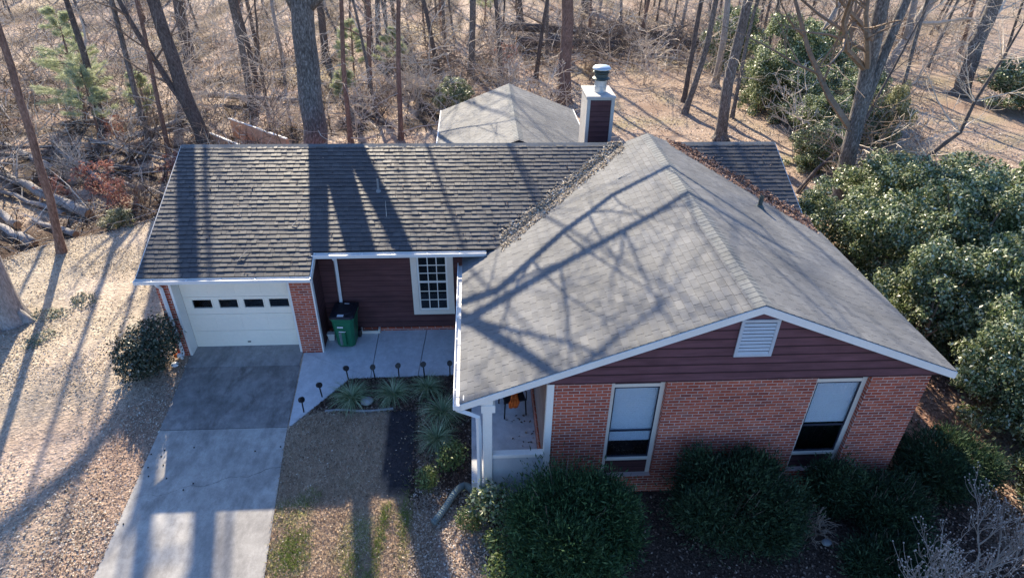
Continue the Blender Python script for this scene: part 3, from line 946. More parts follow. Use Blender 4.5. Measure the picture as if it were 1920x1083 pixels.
# gable vent
gv = MB()
VX0, VX1, VZ0, VZ1 = 12.08, 12.66, 3.36, 4.06
vy = -4.60
for (a, b) in (((VX0-.06, vy, VZ0-.06), (VX0, vy+.03, VZ1+.06)), ((VX1, vy, VZ0-.06), (VX1+.06, vy+.03, VZ1+.06)), ((VX0, vy, VZ0-.06), (VX1, vy+.03, VZ0)), ((VX0, vy, VZ1), (VX1, vy+.03, VZ1+.06))):
    gv.box(a, b)
gq = MB(); gq.box((VX0, -4.5745, VZ0), (VX1, -4.5735, VZ1))
o = gv.build('gable_vent', M_VENT, house, bevel=.004)
lv = MB()
for k in range(9):
    z = VZ0+(VZ1-VZ0)*k/9
    lv.prism([(VX0, vy+.002, z), (VX0, vy+.040, z+.074), (VX0, vy+.046, z+.070), (VX0, vy+.008, z-.006)], (VX1-VX0, 0, 0))
lv.build('louvre', M_VENT, o); gq.build('vent_screen', M_DARK, o)

# porch: floor, post, beam, low wall
pf = MB(); pf.box((7.215, -4.50, -.5), (8.652, .87, .05)); pf.build('porch_floor', M_WALK, house, bevel=.01)
pc = MB()
pc.box((7.46, -4.615, -.35), (7.64, -4.44, 2.42)); pc.box((7.435, -4.635, 2.12), (7.70, -4.42, 2.30))
pc.box((7.10, -4.61, 2.30), (7.66, -4.47, 2.44))
pc.build('porch_post', M_WHITE, house, bevel=.008)
kw = MB(); kw.box((7.642, -4.60, .86), (8.658, -4.46, .95)); kw.build('porch_rail', M_WHITE, house, bevel=.008)
kp = MB(); kp.box((7.642, -4.57, -.4), (8.658, -4.49, .859)); kp.build('porch_panel', M_VENT, house)

# chimney
cx0, cx1, cy0, cy1, ct = 10.91, 11.75, 6.20, 7.38, 4.84
ch = MB(); ch.box((cx0, cy0, 2.3), (cx1, cy1, ct)); 
och = ch.build('chimney', M_CHIM, house)
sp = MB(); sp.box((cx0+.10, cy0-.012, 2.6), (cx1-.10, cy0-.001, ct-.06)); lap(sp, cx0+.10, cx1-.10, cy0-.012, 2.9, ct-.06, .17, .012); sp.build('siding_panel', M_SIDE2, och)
ctm = MB()
for x in (cx0-.012, cx1-.09):
    ctm.box((x, cy0-.03, 2.5), (x+.102, cy0-.002, ct-.002))
ctm.build('corner_board', M_CHIM, och)
cc = MB(); cc.box((cx0-.04, cy0-.05, ct), (cx1+.04, cy1+.03, ct+.07)); cc.build('chimney_cap', M_CHIM, och, bevel=.01)
fl = MB(); fc = (11.37, 6.72, ct+.07)
fl.lathe([(.19, 0), (.19, .16), (.196, .165), (.196, .18), (.19, .185), (.19, .36), (.17, .37)], fc, 24)
fl.build('flue_pipe', M_METAL, och, smooth=False)
fl = MB()
fl.lathe([(.17, .36), (.27, .40), (.275, .42), (.21, .47), (.21, .52), (.205, .55), (.255, .60), (.26, .62), (.20, .66), (.20, .69)], fc, 24)
fl.build('flue_louvre', M_FLUE, och)
fl = MB(); fl.lathe([(.20, .69), (.29, .695), (.295, .72), (.24, .775), (.12, .80), (.0, .805)], fc, 24); fl.build('flue_cap', M_METAL, och, smooth=True)

# pipe vents, foundation vent
vp = MB(); z = zw(14.63)
vp.lathe([(.13, -.06), (.12, .0), (.07, .07)], (14.63, 1.04, z), 14); vp.lathe([(.055, 0), (.055, .30), (.045, .301), (.045, .25)], (14.63, 1.04, z), 14)
vp.build('vent_pipe', M_FLUE, house)
vp = MB(); z = zm(2.34)
vp.lathe([(.085, -.05), (.07, .0), (.036, .05)], (4.83, 2.34, z), 14); vp.lathe([(.028, 0), (.028, .34), (.022, .341), (.022, .3)], (4.83, 2.34, z), 14)
vp.build('vent_pipe', M_PIPE, house)
fv = MB()
fv.box((4.20, .74, .03), (4.25, .87, .17)); fv.box((4.68, .74, .03), (4.73, .87, .17)); fv.box((4.25, .74, .03), (4.68, .775, .12))
o = fv.build('foundation_vent', M_CREAM, house, bevel=.006)
lv = MB(); lv.box((4.25, .80, .035), (4.68, .86, .06)); lv.build('vent_grille', M_DARK, o)

# ------------------------------------------------------------------ wheeled bin, lights, porch chair
def make_bin():
    t = thing('wheeled_bin', 'dark green wheeled rubbish bin with a black lid against the siding', 'rubbish bin', (3.92, .42, .03), R(-3))
    def rr(w, dpt, z, y0=0, cham=.07):
        a, b = w/2, dpt/2
        c = cham
        return [(-a+c, -b+y0, z), (a-c, -b+y0, z), (a, -b+c+y0, z), (a, b-c+y0, z), (a-c, b+y0, z), (-a+c, b+y0, z), (-a, b-c+y0, z), (-a, -b+c+y0, z)]
    b = MB()
    rings = [rr(.46, .50, .02), rr(.50, .56, .30), rr(.545, .62, .62), rr(.57, .66, .86), rr(.63, .70, .90), rr(.63, .72, .97)]
    base = len(b.v)
    for r_ in rings: b.v += r_
    for k in range(len(rings)-1):
        for j in range(8):
            j2 = (j+1) % 8
            b.f.append((base+k*8+j, base+k*8+j2, base+(k+1)*8+j2, base+(k+1)*8+j))
    b.f.append(tuple(base+7-j for j in range(8)))
    b.prism([(-.05, -.335, .10), (.05, -.345, .10), (.05, -.36, .55), (-.05, -.35, .55)][::-1], (0, .06, 0))
    b.build('body', M_GREEN, t, bevel=.012)
    rc = MB(); rc.prism([(-.13, -.262, .08), (-.05, -.262, .08), (-.05, -.312, .52), (-.13, -.312, .52)], (0, -.012, 0)); rc.build('front_recess', M_HOSE, t)
    l = MB()
    l.hexa(rr(.655, .75, .972), rr(.60, .69, 1.03, 0, .08)); l.hexa(rr(.44, .5, 1.031, .02, .08), rr(.38, .44, 1.05, .02, .08))
    lid = l.build('lid', M_LID, t, bevel=.012)
    s = PB(); s.box((-.11, -.315, 1.031), (.05, -.225, 1.037)); s.box((-.04, .245, 1.031), (.09, .30, 1.037)); s.build('sticker', M_LABEL, lid)
    s = PB(); s.prism([(-.13, -.352, .70), (.02, -.352, .70), (.02, -.356, .74), (-.13, -.356, .74)], (0, -.006, 0))
    s.prism([(-.11, -.335, .555), (.06, -.335, .555), (.06, -.337, .58), (-.11, -.337, .58)], (0, -.006, 0)); s.build('front_label', M_LABEL, t)
    h = MB(); h.tube([(-.30, .33, .93), (-.29, .42, .95), (.29, .42, .95), (.30, .33, .93)], .018, 8); h.build('handle', M_LID, t)
    for x in (-.27, .27):
        w = MB(); w.tube([(x-.03, .27, .10), (x+.03, .27, .10)], .12, 16); w.build('wheel', M_BLACK, t)
make_bin()
# white plastic box beside the bin
q = MB(); q.hexa([(-.07, -.05, 0), (.07, -.05, 0), (.07, .05, 0), (-.07, .05, 0)], [(-.10, -.07, .20), (.10, -.07, .20), (.10, .07, .20), (-.10, .07, .20)])
q.box((-.105, -.075, .20), (.105, .075, .225))
tag(q.build('plastic_tub', M_WHITE, None, bevel=.006, loc=(3.47, .52, .03)), 'small white plastic tub between the garage corner and the green bin', 'tub')

LIGHTS = [(3.26, -2.09), (3.60, -1.62), (4.15, -1.08), (4.81, -1.07), (5.40, -1.04), (6.03, -1.02), (6.67, -1.0)]
LLAB = ['black path light at the lowest corner of the walkway, nearest the driveway', 'black path light second up the slanting walkway edge', 'black path light at the bend of the walkway above the widest grass clump',
        'black path light above the gap between the two left grass clumps', 'black path light above the second grass clump from the driveway', 'black path light above the third grass clump, right of the walkway joint',
        'black path light nearest the porch roof gutter']
def path_light():
    t = thing('path_light', LLAB[0], 'path light', (0, 0, 0), 0, 'path lights along the walkway edge')
    s = MB(); s.tube([(0, 0, -.1), (0, .0, .2), (0, .0, .40)], .017, 6); s.build('stake', M_BLACK, t)
    h = MB(); h.tube([(0, .035, .42), (0, -.035, .46)], [.065, .07], 12); h.tube([(0, .0, .38), (0, 0, .44)], .03, 8); h.build('lamp_head', M_BLACK, t)
    return t
pl0 = path_light()
for k, (x, y) in enumerate(LIGHTS):
    o = pl0 if k == 0 else dup(pl0, (0, 0, 0), 0, 1.0, LLAB[k])
    o.location = (x, y, gh(x, y)); o.rotation_euler = (R(3), R([-3, -5, -4, -3, 1, 0, 1][k]), R([70, 50, 40, 10, 0, -10, 5][k]))

def porch_chair():
    t = thing('porch_chair', 'black metal porch chair standing on the porch behind the white post', 'chair', (8.17, -2.35, .05), R(12))
    s = MB(); s.box((-.25, -.27, .44), (.25, .25, .48)); s.build('seat', M_BLACK, t, bevel=.01)
    for x, y in ((-.24, -.25), (.24, -.25), (-.24, .24), (.24, .24)):
        l = MB(); l.tube([(x*1.08, y*1.1, 0), (x, y, .44)], .017, 8); l.build('leg', M_BLACK, t)
    b = MB(); b.tube([(-.24, .24, .44), (-.25, .33, .95), (.25, .33, .95), (.24, .24, .44)], .016, 8)
    for k in range(5):
        x = -.16+.08*k; b.tube([(x, .25, .48), (x, .33, .94)], .008, 6)
    b.build('backrest', M_BLACK, t)
    for x in (-.26, .26):
        a = MB(); a.tube([(x, -.25, .44), (x, -.24, .66), (x, .29, .68)], .014, 8); a.build('armrest', M_BLACK, t)
porch_chair()
oc = MB(); r1 = random.Random(4)
prof = [(-.31, .32), (-.30, .46), (-.22, .500), (0, .502), (.18, .512), (.26, .62), (.31, .80), (.36, .99), (.40, .86)]
for k in range(len(prof)-1):
    (y0, z0), (y1, z1) = prof[k], prof[k+1]
    w0 = .10+.03*math.sin(k*1.7); w1_ = .10+.03*math.sin((k+1)*1.7); x0 = .02*k; x1 = .02*(k+1)
    n = 4
    for j in range(n):
        a, b = -1+2*j/n, -1+2*(j+1)/n
        oc.poly([(x0+a*w0, y0, z0+.012*math.cos(j*3+k)), (x0+b*w0, y0, z0+.012*math.cos(j*3+3+k)), (x1+b*w1_, y1, z1+.012*math.cos(j*3+3+k+1)), (x1+a*w1_, y1, z1+.012*math.cos(j*3+k+1))])
o = tag(oc.build('orange_cloth', M_ORANGE, None, smooth=True, loc=(8.15, -2.37, .06)), 'orange cloth draped over the black porch chair', 'cloth')
o.rotation_euler.z = R(4)
sd_ = o.modifiers.new('thick', 'SOLIDIFY'); sd_.thickness = .012

# corrugated drain hose from the porch downspout
hm = MB(); P0 = [(7.34, -4.70, -.24), (7.22, -4.50, -.17), (7.06, -4.38, -.16), (6.88, -4.50, -.20), (6.66, -4.85, -.27), (6.44, -5.16, -.32)]
pts = []; rad = []
n = 90
for k in range(n+1):
    t = k/n*(len(P0)-1); i = min(int(t), len(P0)-2); f = t-i
    a, b = Vector(P0[i]), Vector(P0[i+1])
    p0 = Vector(P0[max(i-1, 0)]); p3 = Vector(P0[min(i+2, len(P0)-1)])
    q = .5*((2*a)+(b-p0)*f+(2*p0-5*a+4*b-p3)*f*f+(3*a-p0-3*b+p3)*f**3)
    pts.append(tuple(q)); rad.append(.076 if k % 2 else .062)
hm.tube(pts, rad, 12)
tag(hm.build('drain_hose', M_HOSE), 'grey green corrugated drain hose lying in the bed below the porch post', 'hose')
# bed edging, stones, balls
ed = MB(); r2 = random.Random(8); prev = None
for k in range(16):
    x = 3.75+1.6*k/15; y = -2.09+.03*math.sin(k*.5)
    if prev:
        z = gh(x, y)
        ed.hexa([(prev[0], prev[1]-.02, z-.05), (x, y-.02, z-.05), (x, y+.02, z-.05), (prev[0], prev[1]+.02, z-.05)], [(prev[0], prev[1]-.02, z+.05), (x, y-.02, z+.05), (x, y+.02, z+.05), (prev[0], prev[1]+.02, z+.05)])
    prev = (x, y)
tag(ed.build('bed_edging', M_ROCK), 'low grey edging strip along the front of the planting bed', 'edging')
def stone(name, loc, r, m, label, cat, sq=(1, .8, .6), seed=1):
    q = MB(); q.ball((0, 0, 0), r, 10, 7, sq, .08, random.Random(seed))
    o = q.build(name, m, None, True, loc=loc)
    tag(o, label, cat)
stone('stone', (4.70, -1.82, -.08), .16, M_ROCK, 'grey rounded stone lying between the two left grass clumps', 'stone')
stone('stone', (-.30, -.42, .05), .10, M_LABEL, 'white stone at the foot of the bush by the garage door', 'stone', seed=2)
stone('stone', (14.2, -5.9, -.38), .10, M_ROCK, 'small pale stone in the dark mulch right of the second window bush', 'stone', seed=3)
q = MB(); q.ball((0, 0, 0), .07, 12, 8); o = q.build('garden_ball', M_LABEL, None, True, loc=(-.28, -.12, .10)); tag(o, 'red and white ball under the bush beside the garage pier', 'ball')
q = MB(); q.ball((-.09, .0, .0), .06, 10, 7); q.build('red_half', M_ORANGE, o, True)
# spiky seed balls on the drive
GB = [(1.05, -3.05), (2.42, -3.2), (.43, -3.1), (.42, -3.27), (.18, -3.2), (.55, -3.5), (.25, -3.55), (.35, -3.78), (.75, -3.85), (1.35, -4.0), (1.2, -4.15), (.3, -4.9), (2.95, -3.1)]
gb = MB(); r3 = random.Random(3)
gb.ball((0, 0, .012), .015, 7, 5, (1, 1, 1), .25, r3)
o0 = gb.build('seed_ball', M_DARK); tag(o0, 'tiny dark seed ball lying on the shaded driveway', 'seed ball', 'seed balls on the driveway')
for k, (x, y) in enumerate(GB):
    o = o0 if k == 0 else o0.copy()
    if k: COL.objects.link(o)
    o.location = (x, y, gh(x, y)+.02)

# ------------------------------------------------------------------ vegetation builders
def leaf_arrays(C, N, L, Wd, rs, fold=.25, spin=True):
    """C centres, N normals -> one folded diamond leaf each"""
    n = len(C)
    N = N/np.maximum(np.linalg.norm(N, axis=1, keepdims=True), 1e-6)
    A = rs.normal(size=(n, 3))
    T = A-N*np.sum(A*N, 1, keepdims=True); T /= np.maximum(np.linalg.norm(T, axis=1, keepdims=True), 1e-6)
    B = np.cross(N, T)
    L = np.broadcast_to(L, (n,))[:, None]; Wd = np.broadcast_to(Wd, (n,))[:, None]
    V = np.stack([C-T*L/2, C+B*Wd/2+N*Wd*fold, C+T*L/2, C-B*Wd/2+N*Wd*fold], 1).reshape(-1, 3)
    Q = np.arange(n*4).reshape(n, 4)
    return V, Q
def blob_points(n, lobes, rs, shell=.55):
    """points spread through a union of ellipsoids, denser towards the surface"""
    w = np.array([l[3]*l[4]*l[5] for l in lobes])**.67; w = w/w.sum()
    idx = rs.choice(len(lobes), n, p=w)
    Lb = np.array(lobes)[idx]
    d = rs.normal(size=(n, 3)); d /= np.linalg.norm(d, axis=1, keepdims=True)
    r = shell+(1-shell)*rs.rand(n)**.6
    r = r*(1+.10*np.sin(d[:, 0]*7+idx)*np.cos(d[:, 2]*6+idx))
    r = r*np.where(rs.rand(n) < .25, rs.uniform(1.0, 1.45, n), 1.0)
    return Lb[:, :3]+d*Lb[:, 3:6]*r[:, None], d
def bush_mesh(name, n, lobes, m, seed, L=.07, Wd=.04, out=.7, zmin=-.02, shell=.55):
    rs = np.random.RandomState(seed)
    C, d = blob_points(n, lobes, rs, shell)
    k = C[:, 2] > zmin
    C, d = C[k], d[k]
    N = d*out+rs.normal(size=C.shape)*.6+np.array((0, 0, .35))
    s = rs.uniform(.6, 1.3, len(C))
    V, Q = leaf_arrays(C, N, L*s, Wd*s, rs)
    return np_mesh(name, V, Q, m)
def spray_mesh(name, n, lobes, m, seed, L=.10, Wd=.022, zmin=-.02, shell=.6, upb=.5):
    """needle sprays pointing outwards"""
    rs = np.random.RandomState(seed)
    C, d = blob_points(n, lobes, rs, shell)
    k = C[:, 2] > zmin
    C, d = C[k], d[k]
    T = d+rs.normal(size=C.shape)*.55+np.array((0, 0, upb)); T /= np.linalg.norm(T, axis=1, keepdims=True)
    A = rs.normal(size=C.shape); B = np.cross(T, A); B /= np.maximum(np.linalg.norm(B, axis=1, keepdims=True), 1e-6)
    s = rs.uniform(.5, 1.4, len(C))[:, None]
    C = C+d*(rs.rand(len(C))**6)[:, None]*.22
    V = np.stack([C-T*L*s*.5-B*Wd*.3, C-B*Wd*s, C+T*L*s*.6, C+B*Wd*s], 1).reshape(-1, 3)
    return np_mesh(name, V, np.arange(len(C)*4).reshape(-1, 4), m)
def stems(lobes, rng, n=9, r=.02):
    m = MB()
    for k in range(n):
        l = rng.choice(lobes)
        a = (rng.uniform(-.12, .12), rng.uniform(-.12, .12), -.1)
        e = (l[0]+rng.uniform(-.5, .5)*l[3], l[1]+rng.uniform(-.5, .5)*l[4], l[2]+rng.uniform(0, .4)*l[5])
        mid = tuple((a[j]+e[j])/2+rng.uniform(-.08, .08) for j in range(3))
        m.tube([a, mid, e], [r, r*.7, r*.3], 5)
    return m
def rand_lobes(rng, r, h, n=9):
    """many small leafy sprays held out round a loose core"""
    L = [(0, 0, h*.38, r*.50, r*.50, h*.34)]
    for k in range(n*6):
        a = rng.uniform(0, 6.28); zz = rng.random()**.8*.98
        q = r*rng.uniform(.35, 1.02)*math.sqrt(max(.05, 1-(max(0, zz-.30)/.78)**2))
        s = rng.uniform(.09, .21)
        L.append((q*math.cos(a), q*math.sin(a), h*zz, r*s*rng.uniform(.8, 1.4), r*s*rng.uniform(.8, 1.4), h*s*rng.uniform(.35, .8)))
    return L
def shrub(name, label, cat, loc, lobes, mesh, rng, rz=0, group=None, sc=1.0, stem_r=.02, mstem=None):
    t = thing(name, label, cat, loc, rz, group)
    t.scale = (sc, sc, sc)
    link('foliage', mesh, t)
    stems(lobes, rng, 9, stem_r).build('stem', mstem or M_TWIGD, t)
    return t

# branching wood
def wander(p, d, L, n, rng, amt=.18, up=.0):
    pts = [Vector(p)]; d = Vector(d).normalized()
    for k in range(n):
        d = (d+Vector((rng.uniform(-amt, amt), rng.uniform(-amt, amt), rng.uniform(-amt, amt)+up))).normalized()
        pts.append(pts[-1]+d*(L/n))
    return pts
RMIN = .006
def branch(mb, p, d, L, r, depth, rng, nside=5, up=.06, spread=1.0, kids=5):
    n = 4 if depth > 0 else 3
    pts = wander(p, d, L, n, rng, .24, up)
    rad = [max(RMIN, r*(1-.78*k/n)) for k in range(n+1)]
    mb.tube(pts, rad, nside, False)
    if depth <= 0: return
    for k in range(kids):
        t = rng.uniform(.2, 1.0)
        i = min(int(t*n), n-1); f = t*n-i
        q = pts[i].lerp(pts[i+1], f)
        dd = (pts[i+1]-pts[i]).normalized()
        a = Vector((rng.gauss(0, 1), rng.gauss(0, 1), rng.gauss(0, .7)))
        a = (a-dd*a.dot(dd)).normalized()
        nd = dd*rng.uniform(.5, 1.0)+a*rng.uniform(.5, 1.0)*spread
        branch(mb, q, nd, L*rng.uniform(.35, .62), rad[i]*rng.uniform(.38, .55), depth-1, rng, max(3, nside-1), up, spread, kids)
def trunk_path(pts, H, rng, n_extra=6, bend=.05):
    """measured points first, then carried on upwards to height H"""
    P = [Vector(p) for p in pts]
    d = (P[-1]-P[-2]).normalized()
    d.z = max(d.z, .6); 
    while P[-1].z < H:
        d = (d+Vector((rng.uniform(-bend, bend), rng.uniform(-bend, bend), .04))).normalized()
        P.append(P[-1]+d*max(1.2, (H-pts[-1][2])/n_extra))
    return P
def resample(P, step):
    out = [P[0]]
    for a, b in zip(P[:-1], P[1:]):
        n = max(1, int((b-a).length/step))
        for k in range(1, n+1):
            out.append(a.lerp(b, k/n))
    return out
def tree(label, pts, r, H, bark, twig, seed, limbs=9, first=.35, group=None, stubs=3, fork=None, extra=(), depth=2, limb_len=.30, kids=4, flare=1.35, name='bare_tree'):
    rng = random.Random(seed)
    b = Vector(pts[0])
    P = trunk_path([tuple(Vector(p)-b) for p in pts], H, rng)
    P = resample(P, .9)
    tot = P[-1].z
    t = thing(name, label, 'tree', tuple(b), 0, group)
    tm = MB()
    P = [Vector((p.x+(rng.uniform(-.04, .04)*r*3 if 0 < i else 0), p.y+(rng.uniform(-.04, .04)*r*3 if 0 < i else 0), p.z)) for i, p in enumerate(P)]
    rad = [max(.02, r*(1-.80*min(1, p.z/tot)**1.1)) for p in P]
    base = [P[0]+Vector((0, 0, -.4)), P[0]+Vector((0, 0, .05)), P[0].lerp(P[1], .45)]
    tm.tube(base+P[1:], [r*flare*1.25, r*flare, r*1.08]+rad[1:], 12 if r > .2 else 8)
    # root flare
    if r > .2:
        for k in range(5):
            a = 6.28*k/5+rng.uniform(-.4, .4)
            tm.tube([(r*.7*math.cos(a), r*.7*math.sin(a), .55*r+.2), (r*1.35*math.cos(a), r*1.35*math.sin(a), .06), (r*2.1*math.cos(a), r*2.1*math.sin(a), -.12)], [r*.36, r*.30, r*.12], 7)
    cm = MB()
    if fork:
        zf, dx, dy = fork
        i = min(range(len(P)), key=lambda k: abs(P[k].z-zf))
        q = [P[i]+Vector((dx*k*.16*(k*.12+.6), dy*k*.16*(k*.12+.6), k*1.0)) for k in range(0, int(tot-zf))]
        rr = [max(.02, rad[i]*.72*(1-.8*k/len(q))) for k in range(len(q))]
        tm.tube(q, rr, 10)
        src = list(zip(q, rr))
        for k in range(limbs//2):
            j = rng.randrange(len(q)//3, len(q))
            a = rng.uniform(0, 6.28)
            branch(cm, q[j], (math.cos(a), math.sin(a), rng.uniform(.35, 1.0)), tot*limb_len*rng.uniform(.5, .9), rr[j]*.5, depth, rng, 5, .05, 1.0, kids)
    for spts, sr in extra:
        Q = resample([Vector(p)-b for p in spts], .8)
        m_ = len(Q)
        rr = [max(.03, sr*(1-.6*k/m_)) for k in range(m_)]
        tm.tube([(q.x+rng.uniform(-.03, .03), q.y+rng.uniform(-.03, .03), q.z) for q in Q], rr, 9)
        for k in range(8):
            j = rng.randrange(m_//3, m_); a = rng.uniform(0, 6.28)
            branch(cm, Q[j], (math.cos(a), math.sin(a), rng.uniform(.3, 1.0)), tot*limb_len*rng.uniform(.4, .7), max(.02, rr[j]*.45), depth, rng, 5, .05, 1.0, kids)
    for k in range(limbs):
        z = tot*(first+(1-first)*(k+rng.random())/limbs)
        i = min(range(len(P)), key=lambda j: abs(P[j].z-z))
        a = rng.uniform(0, 6.28)
        ln = tot*limb_len*(1.15-.75*(z/tot))*rng.uniform(.7, 1.2)
        branch(cm, P[i], (math.cos(a), math.sin(a), rng.uniform(.2, .9)), ln, max(.02, rad[i]*.5), depth, rng, 5, .05, 1.0, kids)
    for k in range(stubs):                                    # thin dead side twigs low on the trunk
        z = rng.uniform(1.2, max(2, tot*first))
        i = min(range(len(P)), key=lambda j: abs(P[j].z-z))
        a = rng.uniform(0, 6.28)
        branch(cm, P[i], (math.cos(a), math.sin(a), rng.uniform(-.1, .5)), rng.uniform(.8, 2.4), .022, 1, rng, 4, 0, 1.0, 4)
    tm.build('trunk', bark, t, smooth=True)
    if cm.v:
        cm.build('crown', twig, t)
    return t

